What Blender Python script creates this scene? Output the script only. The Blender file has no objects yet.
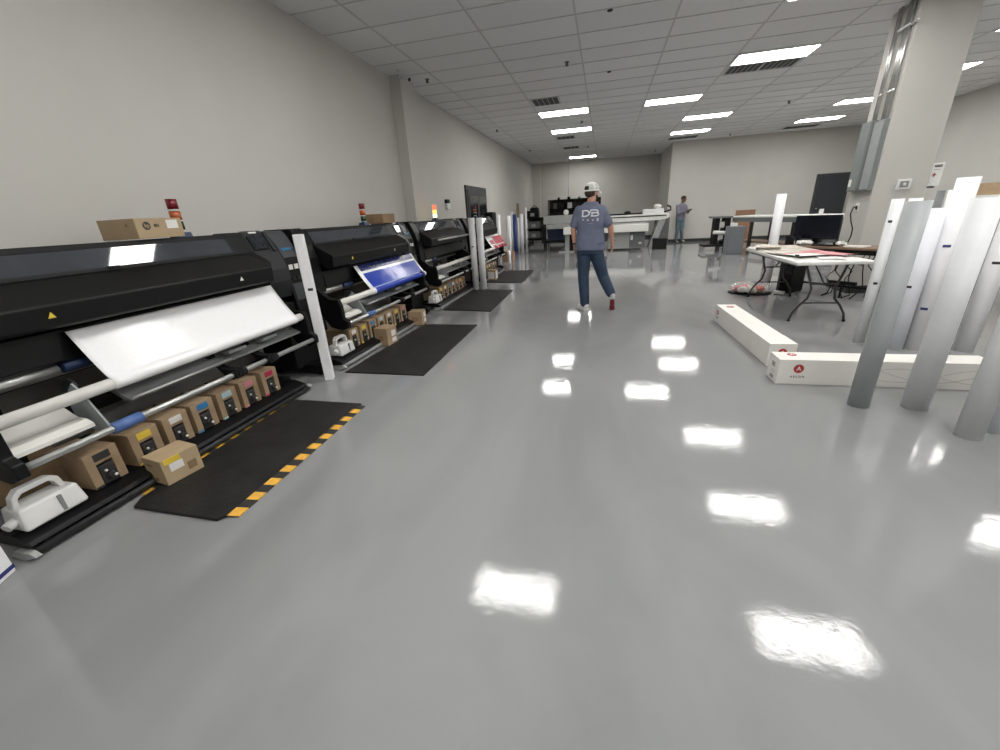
import bpy, bmesh, math, random
from mathutils import Vector, Matrix
random.seed(7)
S = bpy.context.scene
COL = S.collection
PI = math.pi

# ------------------------------------------------------------------ materials
def mat(name, col, rough=.5, metal=0., var=0., vscale=8., bump=0., bscale=40., emit=None, estr=0., alpha=1., trans=0., coat=0., spec=.5):
    m = bpy.data.materials.new(name); m.use_nodes = True
    nt = m.node_tree; N = nt.nodes; L = nt.links
    b = N['Principled BSDF']
    c = (col[0], col[1], col[2], 1)
    b.inputs['Base Color'].default_value = c
    b.inputs['Roughness'].default_value = rough
    b.inputs['Metallic'].default_value = metal
    b.inputs['Specular IOR Level'].default_value = spec
    b.inputs['Coat Weight'].default_value = coat
    b.inputs['Alpha'].default_value = alpha
    b.inputs['Transmission Weight'].default_value = trans
    tc = N.new('ShaderNodeTexCoord')
    if var > 0:
        n = N.new('ShaderNodeTexNoise'); n.inputs['Scale'].default_value = vscale; n.inputs['Detail'].default_value = 4
        L.new(tc.outputs['Object'], n.inputs['Vector'])
        r = N.new('ShaderNodeValToRGB')
        r.color_ramp.elements[0].position = .3; r.color_ramp.elements[1].position = .7
        r.color_ramp.elements[0].color = tuple(max(0, x*(1-var)) for x in col)+(1,)
        r.color_ramp.elements[1].color = tuple(min(1, x*(1+var)) for x in col)+(1,)
        L.new(n.outputs['Fac'], r.inputs['Fac']); L.new(r.outputs['Color'], b.inputs['Base Color'])
    if bump > 0:
        n = N.new('ShaderNodeTexNoise'); n.inputs['Scale'].default_value = bscale; n.inputs['Detail'].default_value = 3
        L.new(tc.outputs['Object'], n.inputs['Vector'])
        k = N.new('ShaderNodeBump'); k.inputs['Strength'].default_value = bump; k.inputs['Distance'].default_value = .01
        L.new(n.outputs['Fac'], k.inputs['Height']); L.new(k.outputs['Normal'], b.inputs['Normal'])
    if emit:
        b.inputs['Emission Color'].default_value = (*emit, 1); b.inputs['Emission Strength'].default_value = estr
    return m

M = {}
M['wall'] = mat('wall_paint', (.56,.545,.51), .75, var=.025, vscale=1.5, bump=.05, bscale=60)
M['black_base'] = mat('rubber_base', (.025,.026,.028), .5)
M['door'] = mat('dark_door_paint', (.055,.057,.06), .45, var=.05)
M['doorgl'] = mat('door_glass', (.02,.022,.025), .08)
M['grid'] = mat('grid_metal', (.53,.53,.52), .5)
M['ventm'] = mat('vent_metal', (.5,.5,.49), .5)
M['ventd'] = mat('vent_dark', (.06,.06,.06), .8)
M['lightframe'] = mat('light_frame', (.8,.8,.78), .4)
M['glow'] = mat('diffuser_glow', (.9,.9,.9), .4, emit=(1.,.985,.95), estr=23.)
M['unlit'] = mat('diffuser_unlit', (.75,.75,.72), .4)
M['blk'] = mat('black_satin', (.004,.0042,.005), .42, var=.15, vscale=5, spec=.25)
M['blkm'] = mat('black_matte', (.005,.005,.006), .65, var=.1, spec=.3)
M['lid'] = mat('lid_black', (.006,.006,.0065), .48, var=.08, spec=.22)
M['glass'] = mat('smoked_window', (.040,.045,.056), .04, spec=.8, coat=.5, var=.25, vscale=2)
M['dgrey'] = mat('dark_grey_plastic', (.019,.020,.022), .4, var=.05, spec=.35)
M['silver'] = mat('silver_metal', (.55,.56,.55), .35, metal=.6, var=.04)
M['greyplate'] = mat('grey_plate', (.25,.26,.26), .4, var=.08)
M['clearplate'] = mat('frosted_plate', (.33,.36,.37), .3, alpha=.8)
M['whitetube'] = mat('white_bar', (.74,.73,.69), .35)
M['bluegrip'] = mat('blue_grip', (.08,.15,.36), .35)
M['darkblue'] = mat('dark_blue_plastic', (.02,.04,.11), .4)
M['inkcov'] = mat('slate_plastic', (.045,.048,.054), .4, var=.05)
M['screen'] = mat('touch_screen', (.02,.024,.03), .1, var=.3, vscale=30)
M['yellow'] = mat('warning_yellow', (.75,.55,.06), .5)
M['white'] = mat('white_plastic', (.75,.75,.74), .35, var=.03)
M['paper'] = mat('white_paper', (.74,.73,.70), .6, var=.03)
M['vinylwhite'] = mat('white_vinyl', (.88,.88,.89), .12, bump=.45, bscale=5, spec=.3)
M['vinylblue'] = mat('blue_vinyl', (.015,.05,.40), .14, bump=.30, bscale=6, spec=.2)
M['vinylblued'] = mat('dark_blue_vinyl', (.03,.04,.17), .2, var=.6, vscale=14)
M['vinylred'] = mat('red_vinyl', (.42,.02,.05), .2, var=.2, vscale=10)
M['card'] = mat('cardboard', (.36,.255,.155), .75, var=.10, vscale=14)
M['cardd'] = mat('cardboard_dark', (.25,.165,.09), .8, var=.15, vscale=10)
M['cardred'] = mat('brown_board', (.30,.17,.10), .8, var=.08)
M['ink'] = mat('print_black', (.03,.03,.03), .6)
M['matrub'] = mat('mat_rubber', (.017,.016,.015), .6, var=.35, vscale=6, bump=.35, bscale=90, spec=.3)
M['hazy'] = mat('hazard_yellow', (.72,.40,.05), .5, var=.15, vscale=30)
M['hazb'] = mat('hazard_black', (.02,.02,.018), .55)
M['tubew'] = mat('white_roll', (.86,.86,.88), .42, var=.03, vscale=5, bump=.05, bscale=8)
M['tubew2'] = mat('white_roll_cool', (.80,.81,.86), .4, var=.04, vscale=6)
M['tubeg'] = mat('grey_roll', (.40,.42,.43), .4, var=.05, vscale=4)
M['tubel'] = mat('pale_grey_roll', (.76,.77,.78), .4, var=.04, vscale=4)
M['tubeblue'] = mat('blue_roll', (.03,.06,.24), .35)
M['tubebrown'] = mat('brown_roll', (.24,.19,.12), .7)
M['core'] = mat('roll_core', (.12,.10,.08), .8)
M['tapeblk'] = mat('black_tape', (.015,.015,.02), .4)
M['tapeblue'] = mat('blue_tape', (.02,.03,.16), .4)
M['boxw'] = mat('white_carton', (.80,.78,.74), .5, var=.025, vscale=6)
M['redlogo'] = mat('red_print', (.42,.035,.03), .5)
M['greyline'] = mat('grey_print', (.35,.33,.32), .6)
M['skin'] = mat('skin', (.48,.26,.18), .55, var=.06, vscale=12)
M['skind'] = mat('skin_dark', (.16,.09,.06), .55, var=.06, vscale=12)
M['hair'] = mat('hair', (.035,.02,.012), .7, bump=.4, bscale=120)
M['shirt'] = mat('blue_grey_cotton', (.125,.14,.205), .85, var=.10, vscale=9, bump=.45, bscale=9)
M['shirt2'] = mat('grey_violet_cotton', (.19,.18,.23), .85, var=.12, vscale=9)
M['jeans'] = mat('dark_denim', (.022,.042,.080), .8, var=.25, vscale=7, bump=.5, bscale=10)
M['jeans2'] = mat('faded_denim', (.10,.15,.18), .8, var=.2, vscale=7, bump=.3, bscale=20)
M['redsole'] = mat('red_sole', (.30,.02,.035), .6)
M['shoegrey'] = mat('grey_shoe', (.32,.32,.31), .7)
M['mesh'] = mat('cap_mesh', (.55,.55,.52), .8, var=.25, vscale=90)
M['colw'] = mat('column_paint', (.50,.488,.455), .7, var=.02, vscale=2, bump=.04, bscale=60)
M['panel'] = mat('panel_grey', (.19,.21,.21), .45, var=.05)
M['galv'] = mat('galvanised', (.55,.55,.54), .3, metal=.85, var=.1, vscale=15)
M['mach'] = mat('machine_grey', (.34,.35,.34), .5, var=.04)
M['machd'] = mat('machine_dark_grey', (.13,.14,.14), .5, var=.05)
M['machdd'] = mat('dark_mesh', (.06,.055,.045), .7, var=.5, vscale=9)
M['machw'] = mat('machine_white', (.74,.74,.71), .4, var=.02)
M['wood'] = mat('brown_laminate', (.22,.145,.10), .45, var=.15, vscale=6)
M['tablew'] = mat('table_plastic', (.74,.74,.71), .45, var=.02)
M['tableleg'] = mat('table_leg_steel', (.05,.05,.05), .4, metal=.3)
M['bag'] = mat('clear_plastic', (.75,.72,.68), .15, alpha=.28, bump=.6, bscale=18)
M['bagred'] = mat('red_contents', (.62,.07,.06), .5, var=.3, vscale=20)
M['pink'] = mat('pink_print', (.62,.24,.26), .5, var=.2, vscale=10)
M['print'] = mat('cream_print', (.54,.49,.43), .5, var=.25, vscale=7)
M['cab'] = mat('cabinet_grey', (.16,.17,.185), .5, var=.03)
M['redlens'] = mat('red_lens', (.16,.008,.015), .2)
M['amber'] = mat('amber_lens', (.42,.085,.02), .2)
M['green'] = mat('green_lens', (.012,.05,.02), .2)
M['redon'] = mat('red_lens_lit', (.5,.05,.03), .3, emit=(1,.12,.05), estr=2)
M['amberon'] = mat('amber_lens_lit', (.5,.3,.03), .3, emit=(1,.55,.10), estr=2.2)
M['greenon'] = mat('green_lens_lit', (.3,.5,.1), .3, emit=(.75,1,.45), estr=4.5)
M['hpblue'] = mat('logo_blue', (.02,.20,.42), .5)
M['chrome'] = mat('chrome', (.7,.7,.7), .15, metal=1)
LBL = {'black': M['ink'], 'yellow': M['yellow'], 'white': M['paper'],
       'blue': mat('label_blue', (.03,.20,.45), .5), 'cyan': mat('label_pale_blue', (.42,.58,.62), .5),
       'pink': mat('label_pink', (.55,.20,.24), .5), 'red': mat('label_red', (.45,.02,.07), .5)}

# floor epoxy
def floor_mat():
    m = mat('grey_epoxy', (.27,.28,.28), .07, coat=0, spec=.40)
    nt = m.node_tree; N = nt.nodes; L = nt.links; b = N['Principled BSDF']
    tc = N.new('ShaderNodeTexCoord')
    a = N.new('ShaderNodeTexNoise'); a.inputs['Scale'].default_value = .9; a.inputs['Detail'].default_value = 5; a.inputs['Distortion'].default_value = .8
    mp = N.new('ShaderNodeMapping'); mp.inputs['Scale'].default_value = (1,.45,1); mp.inputs['Rotation'].default_value = (0,0,.5)
    L.new(tc.outputs['Object'], mp.inputs['Vector']); L.new(mp.outputs['Vector'], a.inputs['Vector'])
    r = N.new('ShaderNodeValToRGB'); r.color_ramp.elements[0].position = .38; r.color_ramp.elements[1].position = .62
    r.color_ramp.elements[0].color = (.232,.236,.238,1); r.color_ramp.elements[1].color = (.280,.284,.286,1)
    L.new(a.outputs['Fac'], r.inputs['Fac']); L.new(r.outputs['Color'], b.inputs['Base Color'])
    r2 = N.new('ShaderNodeMapRange'); r2.inputs['From Min'].default_value=.35; r2.inputs['From Max'].default_value=.65
    r2.inputs['To Min'].default_value=.012; r2.inputs['To Max'].default_value=.035
    L.new(a.outputs['Fac'], r2.inputs['Value']); L.new(r2.outputs['Result'], b.inputs['Roughness'])
    n1 = N.new('ShaderNodeTexNoise'); n1.inputs['Scale'].default_value = 12; n1.inputs['Detail'].default_value = 8; n1.inputs['Roughness'].default_value=.6
    L.new(tc.outputs['Object'], n1.inputs['Vector'])
    k = N.new('ShaderNodeBump'); k.inputs['Strength'].default_value = .10; k.inputs['Distance'].default_value = .0075
    L.new(n1.outputs['Fac'], k.inputs['Height'])
    v = N.new('ShaderNodeTexVoronoi'); v.inputs['Scale'].default_value = 26; v.feature='F1'
    L.new(tc.outputs['Object'], v.inputs['Vector'])
    vr = N.new('ShaderNodeMapRange'); vr.inputs['From Min'].default_value=.0; vr.inputs['From Max'].default_value=.10; vr.inputs['To Min'].default_value=1; vr.inputs['To Max'].default_value=0
    L.new(v.outputs['Distance'], vr.inputs['Value'])
    k2 = N.new('ShaderNodeBump'); k2.inputs['Strength'].default_value = .10; k2.inputs['Distance'].default_value = .002
    L.new(vr.outputs['Result'], k2.inputs['Height']); L.new(k.outputs['Normal'], k2.inputs['Normal'])
    L.new(k2.outputs['Normal'], b.inputs['Normal'])
    return m
M['floor'] = floor_mat()

GX, GY, ZC = -1.6584, 5.6547, 3.6273
TX, TY = 1.2192, .6096
def ceil_mat():
    m = mat('ceiling_tile', (.47,.47,.46), .9)
    nt = m.node_tree; N = nt.nodes; L = nt.links; b = N['Principled BSDF']
    tc = N.new('ShaderNodeTexCoord'); mp = N.new('ShaderNodeMapping'); mp.vector_type='POINT'
    mp.inputs['Location'].default_value = (-GX/TX+40, -GY/TY+40, 0); mp.inputs['Scale'].default_value = (1/TX,1/TY,1)
    L.new(tc.outputs['Object'], mp.inputs['Vector'])
    f = N.new('ShaderNodeVectorMath'); f.operation='FLOOR'; L.new(mp.outputs['Vector'], f.inputs[0])
    w = N.new('ShaderNodeTexWhiteNoise'); w.noise_dimensions='2D'; L.new(f.outputs['Vector'], w.inputs['Vector'])
    n = N.new('ShaderNodeTexNoise'); n.inputs['Scale'].default_value=120; L.new(tc.outputs['Object'], n.inputs['Vector'])
    mx = N.new('ShaderNodeMath'); mx.operation='MULTIPLY_ADD'; mx.inputs[1].default_value=.12; L.new(n.outputs['Fac'], mx.inputs[0]); L.new(w.outputs['Value'], mx.inputs[2])
    r = N.new('ShaderNodeValToRGB'); r.color_ramp.elements[0].color=(.74,.735,.735,1); r.color_ramp.elements[1].color=(.78,.775,.775,1)
    L.new(mx.outputs[0], r.inputs['Fac']); L.new(r.outputs['Color'], b.inputs['Base Color'])
    k = N.new('ShaderNodeBump'); k.inputs['Strength'].default_value=.2; k.inputs['Distance'].default_value=.003
    L.new(n.outputs['Fac'], k.inputs['Height']); L.new(k.outputs['Normal'], b.inputs['Normal'])
    return m
M['ceil'] = ceil_mat()

# ------------------------------------------------------------------ mesh builder
class MB:
    def __init__(s): s.bm = bmesh.new()
    def _fin(s, n0, mi, sm=False):
        s.bm.faces.ensure_lookup_table()
        for f in s.bm.faces[n0:]:
            f.material_index = mi; f.smooth = sm
    def box(s, x0,x1,y0,y1,z0,z1, bev=0, mi=0, T=None):
        n0 = len(s.bm.faces)
        r = bmesh.ops.create_cube(s.bm, size=1)
        vs = r['verts']
        for v in vs:
            v.co = Vector(((x0+x1)/2+v.co.x*(x1-x0), (y0+y1)/2+v.co.y*(y1-y0), (z0+z1)/2+v.co.z*(z1-z0)))
            if T: v.co = T @ v.co
        if bev > 0:
            es = list({e for v in vs for e in v.link_edges})
            bmesh.ops.bevel(s.bm, geom=es, offset=bev, segments=2, profile=.5, affect='EDGES')
        s._fin(n0, mi); return s
    def tube(s, p0, p1, r, r2=None, seg=18, mi=0, sm=True, caps=True):
        p0=Vector(p0); p1=Vector(p1); d=p1-p0; n0=len(s.bm.faces)
        r2 = r if r2 is None else r2
        q = d.to_track_quat('Z','Y').to_matrix()
        A=[];B=[]
        for i in range(seg):
            a=2*PI*i/seg; u=q@Vector((math.cos(a),math.sin(a),0))
            A.append(s.bm.verts.new(p0+u*r)); B.append(s.bm.verts.new(p1+u*r2))
        for i in range(seg):
            j=(i+1)%seg; f=s.bm.faces.new((A[i],A[j],B[j],B[i])); f.smooth=sm; f.material_index=mi
        if caps:
            f=s.bm.faces.new(A[::-1]); f.material_index=mi
            f=s.bm.faces.new(B); f.material_index=mi
        return s
    def pipe(s, p0, p1, r, ri, seg=28, mi=0, mic=1):
        # roll standing up with an open core at both ends
        p0=Vector(p0); p1=Vector(p1); q=(p1-p0).to_track_quat('Z','Y').to_matrix(); R=[]
        for p,rr in ((p0,ri),(p0,r),(p1,r),(p1,ri)):
            R.append([s.bm.verts.new(p+q@Vector((math.cos(2*PI*i/seg)*rr,math.sin(2*PI*i/seg)*rr,0))) for i in range(seg)])
        for k in range(4):
            a=R[k]; b=R[(k+1)%4]
            for i in range(seg):
                j=(i+1)%seg; f=s.bm.faces.new((a[i],a[j],b[j],b[i])); f.smooth=k in (1,3); f.material_index = mic if k==3 else mi
        return s
    def path(s, pts, r, seg=10, mi=0):
        pts=[Vector(p) for p in pts]; n=len(pts); R=[]
        up=None
        for i,p in enumerate(pts):
            d=(pts[min(i+1,n-1)]-pts[max(i-1,0)]).normalized()
            if up is None:
                up = Vector((0,0,1)) if abs(d.z)<.9 else Vector((1,0,0))
            a=d.cross(up).normalized(); up=a.cross(d).normalized()
            rr=r[i] if isinstance(r,(list,tuple)) else r
            R.append([s.bm.verts.new(p+(a*math.cos(2*PI*k/seg)+up*math.sin(2*PI*k/seg))*rr) for k in range(seg)])
        for i in range(n-1):
            for k in range(seg):
                j=(k+1)%seg; f=s.bm.faces.new((R[i][k],R[i][j],R[i+1][j],R[i+1][k])); f.smooth=True; f.material_index=mi
        f=s.bm.faces.new(R[0][::-1]); f.material_index=mi
        f=s.bm.faces.new(R[-1]); f.material_index=mi
        return s
    def prism(s, prof, y0, y1, mi=0, bev=0, T=None, axis='y'):
        n0=len(s.bm.faces)
        def P(a,b,t):
            v = Vector((a,t,b)) if axis=='y' else (Vector((a,b,t)) if axis=='z' else Vector((t,a,b)))
            return T@v if T else v
        A=[s.bm.verts.new(P(a,b,y0)) for a,b in prof]; B=[s.bm.verts.new(P(a,b,y1)) for a,b in prof]
        n=len(prof)
        fs=[s.bm.faces.new(A), s.bm.faces.new(B[::-1])]
        for i in range(n):
            j=(i+1)%n; fs.append(s.bm.faces.new((A[j],A[i],B[i],B[j])))
        bmesh.ops.recalc_face_normals(s.bm, faces=fs)
        if bev>0:
            es=list({e for v in A+B for e in v.link_edges})
            bmesh.ops.bevel(s.bm, geom=es, offset=bev, segments=2, profile=.5, affect='EDGES')
        s._fin(n0, mi); return s
    def ball(s, c, r, mi=0, u=16, v=10, T=None):
        n0=len(s.bm.faces)
        if not isinstance(r,(tuple,list)): r=(r,r,r)
        res=bmesh.ops.create_uvsphere(s.bm,u_segments=u,v_segments=v,radius=1)
        for w in res['verts']:
            w.co=Vector((w.co.x*r[0],w.co.y*r[1],w.co.z*r[2]))
            if T: w.co = T@w.co
            w.co += Vector(c)
        s._fin(n0,mi,True); return s
    def cap(s, p0, p1, r0, r1, mi=0):
        s.ball(p0,r0,mi,14,9); s.ball(p1,r1,mi,14,9)
        return s.tube(p0,p1,r0,r1,14,mi)
    def loft(s, rings, seg=28, mi=0):
        # rings: (center, rx, ry[, yaw]) horizontal ellipses
        R=[]
        for ring in rings:
            c,rx,ry=Vector(ring[0]),ring[1],ring[2]; yaw=ring[3] if len(ring)>3 else 0
            L=[]
            for k in range(seg):
                a=2*PI*k/seg; ca,sa=math.cos(a),math.sin(a)
                e=.8; x=math.copysign(abs(ca)**e,ca)*rx; y=math.copysign(abs(sa)**e,sa)*ry
                L.append(s.bm.verts.new(c+Vector((x*math.cos(yaw)-y*math.sin(yaw),x*math.sin(yaw)+y*math.cos(yaw),0))))
            R.append(L)
        fs=[]
        for i in range(len(R)-1):
            for k in range(seg):
                j=(k+1)%seg; fs.append(s.bm.faces.new((R[i][k],R[i][j],R[i+1][j],R[i+1][k])))
        fs.append(s.bm.faces.new(R[0][::-1])); fs.append(s.bm.faces.new(R[-1]))
        for f in fs: f.material_index=mi; f.smooth=True
        bmesh.ops.recalc_face_normals(s.bm, faces=fs)
        return s
    def grid(s, fn, nu, nv, mi=None, th=0):
        V=[[s.bm.verts.new(Vector(fn(i/nu,j/nv))) for j in range(nv+1)] for i in range(nu+1)]
        for i in range(nu):
            for j in range(nv):
                f=s.bm.faces.new((V[i][j],V[i+1][j],V[i+1][j+1],V[i][j+1])); f.smooth=True
                f.material_index = mi((i+.5)/nu,(j+.5)/nv) if mi else 0
        return s
    def build(s, name, mats, parent=None, off=None, solidify=0):
        me=bpy.data.meshes.new(name)
        o=bpy.data.objects.new(name,me)
        if parent is not None and off is None: off=ROOTLOC.get(parent.name, Vector((0,0,0)))
        if off is None: off=Vector((0,0,0))
        for v in s.bm.verts: v.co -= Vector(off)
        s.bm.normal_update()
        s.bm.to_mesh(me); s.bm.free()
        for m in (mats if isinstance(mats,(list,tuple)) else [mats]): me.materials.append(m)
        COL.objects.link(o)
        if parent is not None:
            o.parent=parent; ROOTLOC[o.name]=Vector(off)
        if solidify:
            md=o.modifiers.new('thickness','SOLIDIFY'); md.thickness=solidify; md.offset=0
        return o
ROOTLOC={}

def tag(o,label=None,cat=None,group=None,kind=None):
    if label: o['label']=label
    if cat: o['category']=cat
    if group: o['group']=group
    if kind: o['kind']=kind
    return o
def thing(name,loc,label,cat,group=None,rz=0):
    o=bpy.data.objects.new(name,None); o.empty_display_size=.1; COL.objects.link(o)
    o.location=loc; ROOTLOC[o.name]=Vector(loc)
    tag(o,label,cat,group); return o
def solo(name,mb,mats,label,cat,group=None,**k):
    xs=[v.co for v in mb.bm.verts]
    c=Vector(((min(v.x for v in xs)+max(v.x for v in xs))/2,(min(v.y for v in xs)+max(v.y for v in xs))/2,min(v.z for v in xs)))
    o=mb.build(name,mats,off=c,**k); o.location=c; ROOTLOC[o.name]=c
    return tag(o,label,cat,group)
def struct(name,mb,mats):
    o=mb.build(name,mats); o['kind']='structure'; return o
def copy_tree(o,parent=None):
    c=o.copy(); COL.objects.link(c); c.parent=parent
    for ch in list(o.children): copy_tree(ch,c)
    return c
def text_mb(body, size, T, bold=0, thick=.0008, align='CENTER', cuts=0):
    cu=bpy.data.curves.new('t','FONT'); cu.body=body; cu.size=size; cu.extrude=thick; cu.offset=bold; cu.align_x=align; cu.align_y='CENTER'
    o=bpy.data.objects.new('t',cu); COL.objects.link(o)
    dg=bpy.context.evaluated_depsgraph_get(); me=bpy.data.meshes.new_from_object(o.evaluated_get(dg))
    mb=MB(); mb.bm.from_mesh(me)
    for v in mb.bm.verts: v.co=T@v.co
    if cuts:
        bmesh.ops.triangulate(mb.bm, faces=mb.bm.faces[:])
        bmesh.ops.subdivide_edges(mb.bm, edges=mb.bm.edges[:], cuts=cuts, use_grid_fill=True)
    bpy.data.objects.remove(o); bpy.data.curves.remove(cu); bpy.data.meshes.remove(me)
    return mb
def frame_mat(origin, xdir, ydir):
    x=Vector(xdir).normalized(); y=Vector(ydir).normalized(); z=x.cross(y)
    m=Matrix((x,y,z)).transposed().to_4x4(); m.translation=Vector(origin); return m

# ------------------------------------------------------------------ room
XL,XR,YB,YF,YW,XN = -3.53, 8.72, -6.0, 22.1, 18.6, 2.42
struct('floor', MB().box(XL-.1,XR+.1,YB-.1,YF+.1,-.1,0), M['floor'])
struct('ceiling', MB().box(XL-.1,XR+.1,YB-.1,YF+.1,ZC,ZC+.1), M['ceil'])
struct('wall_left', MB().box(XL-.12,XL,YB,YF,0,ZC), M['wall'])
struct('wall_back', MB().box(XL-.12,XN+.12,YF,YF+.12,0,ZC), M['wall'])
struct('wall_recess', MB().box(XN,XN+.12,YW+.12,YF,0,ZC), M['wall'])
struct('wall_far', MB().box(XN,XR,YW,YW+.12,0,ZC), M['wall'])
struct('wall_right', MB().box(XR,XR+.12,YB,YW+.12,0,ZC), M['wall'])
struct('wall_rear', MB().box(XL-.12,XR+.12,YB-.12,YB,0,ZC), M['wall'])
# wall pier and the building column
struct('wall_pier', MB().box(XL,-3.34,7.36,7.88,0,ZC), M['wall'])
struct('wall_pilaster', MB().box(XL,-3.14,YF-.25,YF,0,ZC), M['wall'])
struct('wall_column', MB().box(3.67,4.30,7.34,7.94,0,ZC,bev=.01), M['colw'])
g=MB()
j=-2
while GX+TX*j < XR:
    x=GX+TX*j
    if x>XL: g.box(x-.011,x+.011,YB,YF,ZC-.006,ZC)
    j+=1
k=-19
while GY+TY*k < YF:
    y=GY+TY*k; xe = XN if y>YW else XR
    if y>YB: g.box(XL,xe,y-.008,y+.008,ZC-.0055,ZC)
    k+=1
struct('ceiling_grid', g, M['grid'])
struct('baseboard_far', MB().box(XN,XR,YW-.015,YW,0,.11), M['black_base'])
struct('baseboard_back', MB().box(-3.14,XN,YF-.015,YF,0,.11), M['black_base'])
struct('baseboard_recess', MB().box(XN-.015,XN,YW,YF,0,.11), M['black_base'])
struct('baseboard_left', MB().box(XL,XL+.015,YB,7.36,0,.11).box(XL,XL+.015,7.88,YF-.25,0,.11), M['black_base'])
struct('baseboard_right', MB().box(XR-.015,XR,YB,YW,0,.11), M['black_base'])
struct('baseboard_column', MB().box(3.65,4.32,7.32,7.34,0,.115).box(3.65,3.67,7.34,7.94,0,.115).box(4.30,4.32,7.34,7.94,0,.115), M['black_base'])
struct('trim_1', MB().tube((-1.77,YF-.03,1.35),(-1.77,YF-.03,ZC),.02), M['ventm'])

# doors
d=bpy.data.objects.new('door_1',None); COL.objects.link(d); d['kind']='structure'
MB().box(XL,XL+.05,10.90,12.85,0,2.17,bev=.004).build('door_frame',M['door'],d)
for a,b in ((11.05,11.80),(11.95,12.70)):
    lf=MB().box(XL+.05,XL+.075,a-.08,b+.06,.02,2.06,bev=.004).build('door_leaf',M['door'],d)
    MB().box(XL+.075,XL+.08,a,b-.02,1.05,1.93).build('window_pane',M['doorgl'],lf)
MB().box(XL+.075,XL+.12,11.84,11.90,.98,1.06).build('door_handle',M['chrome'],d)
d=bpy.data.objects.new('door_2',None); COL.objects.link(d); d['kind']='structure'
MB().box(7.44,8.50,YW-.04,YW,0,2.17,bev=.004).build('door_frame',M['door'],d)
MB().box(7.52,8.42,YW-.06,YW-.04,.01,2.10,bev=.003).build('door_leaf',mat('dark_slate_door',(.035,.042,.048),.45,var=.04),d)
MB().ball((7.60,YW-.09,1.0),.035).tube((7.60,YW-.06,1.0),(7.60,YW-.09,1.0),.02).build('door_handle',M['chrome'],d)

# ------------------------------------------------------------------ ceiling fixtures
def troffer(j,k,label,lit=True):
    x=GX+TX*j; y=GY+TY*k
    t=thing('ceiling_light',(x+TX/2,y+TY/2,ZC),label,'ceiling light','fluorescent troffers in the ceiling grid')
    f=MB()
    f.box(x+.012,x+TX-.012,y+.012,y+.04,ZC-.02,ZC-.002).box(x+.012,x+TX-.012,y+TY-.04,y+TY-.012,ZC-.02,ZC-.002)
    f.box(x+.012,x+.04,y+.04,y+TY-.04,ZC-.02,ZC-.002).box(x+TX-.04,x+TX-.012,y+.04,y+TY-.04,ZC-.02,ZC-.002)
    f.build('frame',M['lightframe'],t)
    MB().box(x+.04,x+TX-.04,y+.04,y+TY-.04,ZC-.017,ZC-.005).build('diffuser',M['glow'] if lit else M['unlit'],t)
for j,k,l in [(0,-3,'lit ceiling light over the camera, mirrored in the lower middle of the floor'),
              (3,-3,'lit ceiling light over the camera, mirrored at the lower right of the floor'),
              (3,1,'lit ceiling light cut by the top edge, nearest of the row left of the column'),
              (3,5,'large bright ceiling light directly in front of a long dark slotted vent'),
              (2,9,'lit ceiling light in the middle of the ceiling with no vent beside it'),
              (0,9,'lit ceiling light just behind the small square vent on the left side'),
              (0,13,'second lit ceiling light of the left row, smaller and farther off'),
              (0,24,'smallest farthest lit ceiling light, above the back wall of the alcove'),
              (3,13,'lit ceiling light behind the middle light, second last before the alcove corner'),
              (3,17,'lit ceiling light closest to the projecting alcove wall corner'),
              (6,17,'farthest lit ceiling light of the row ending left of the column'),
              (6,13,'lit ceiling light partly hidden by the left edge of the column'),
              (6,9,'lit ceiling light seen just right of the column'),
              (6,5,'lit ceiling light cut by the right edge of the picture'),
              (6,1,'lit ceiling light right of the column, outside the picture'),
              (0,-7,'added ceiling light behind the camera, left row'),(0,-12,'rearmost added ceiling light behind the camera, left row'),(3,-12,'rearmost added ceiling light behind the camera, middle row'),(6,-9,'rearmost added ceiling light behind the camera, right row'),(3,-7,'added ceiling light behind the camera, middle row'),  # unseen troffers added behind the camera to brighten the near room
              (6,-3,'added ceiling light out of view, right row'),(2,-10,'added ceiling light behind the camera, inner middle row')]:  # two more troffers added out of view as extra light
    troffer(j,k,l)
troffer(0,20,'unlit ceiling light panel in front of the farthest lit one',lit=False)

def vent(x0,x1,y0,y1,label,nx=2,n=7):
    t=thing('ceiling_vent',((x0+x1)/2,(y0+y1)/2,ZC),label,'vent')
    MB().box(x0,x1,y0,y1,ZC-.008,ZC-.001).build('frame',M['ventm'],t)
    for q in range(nx):
        a=x0+.03+(x1-x0-.03)*q/nx; b=a+(x1-x0-.03)/nx-.03
        w=(b-a)/n
        s=MB()
        for i in range(n): s.box(a+w*i+.008,a+w*(i+1)-.006,y0+.03,y1-.03,ZC-.011,ZC-.008)
        s.build('slot_panel',M['ventd'],t)
vent(2.03,3.19,9.36,9.86,'long slotted dark ceiling vent behind the large bright light',2,6)
vent(-1.62,-1.02,9.95,10.55,'small square ceiling vent in front of the left light row',1,5)
vent(-1.62,-1.02,14.85,15.4,'small square vent behind the second light of the left row',1,4)
vent(-1.62,-1.02,17.2,17.75,'tiny square vent in front of the unlit panel',1,4)
vent(2.1,3.1,17.35,17.9,'dark ceiling vent above the alcove corner',1,4)
vent(5.75,6.8,17.4,17.9,'dark ceiling vent behind the last light of the right row',1,4)
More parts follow.
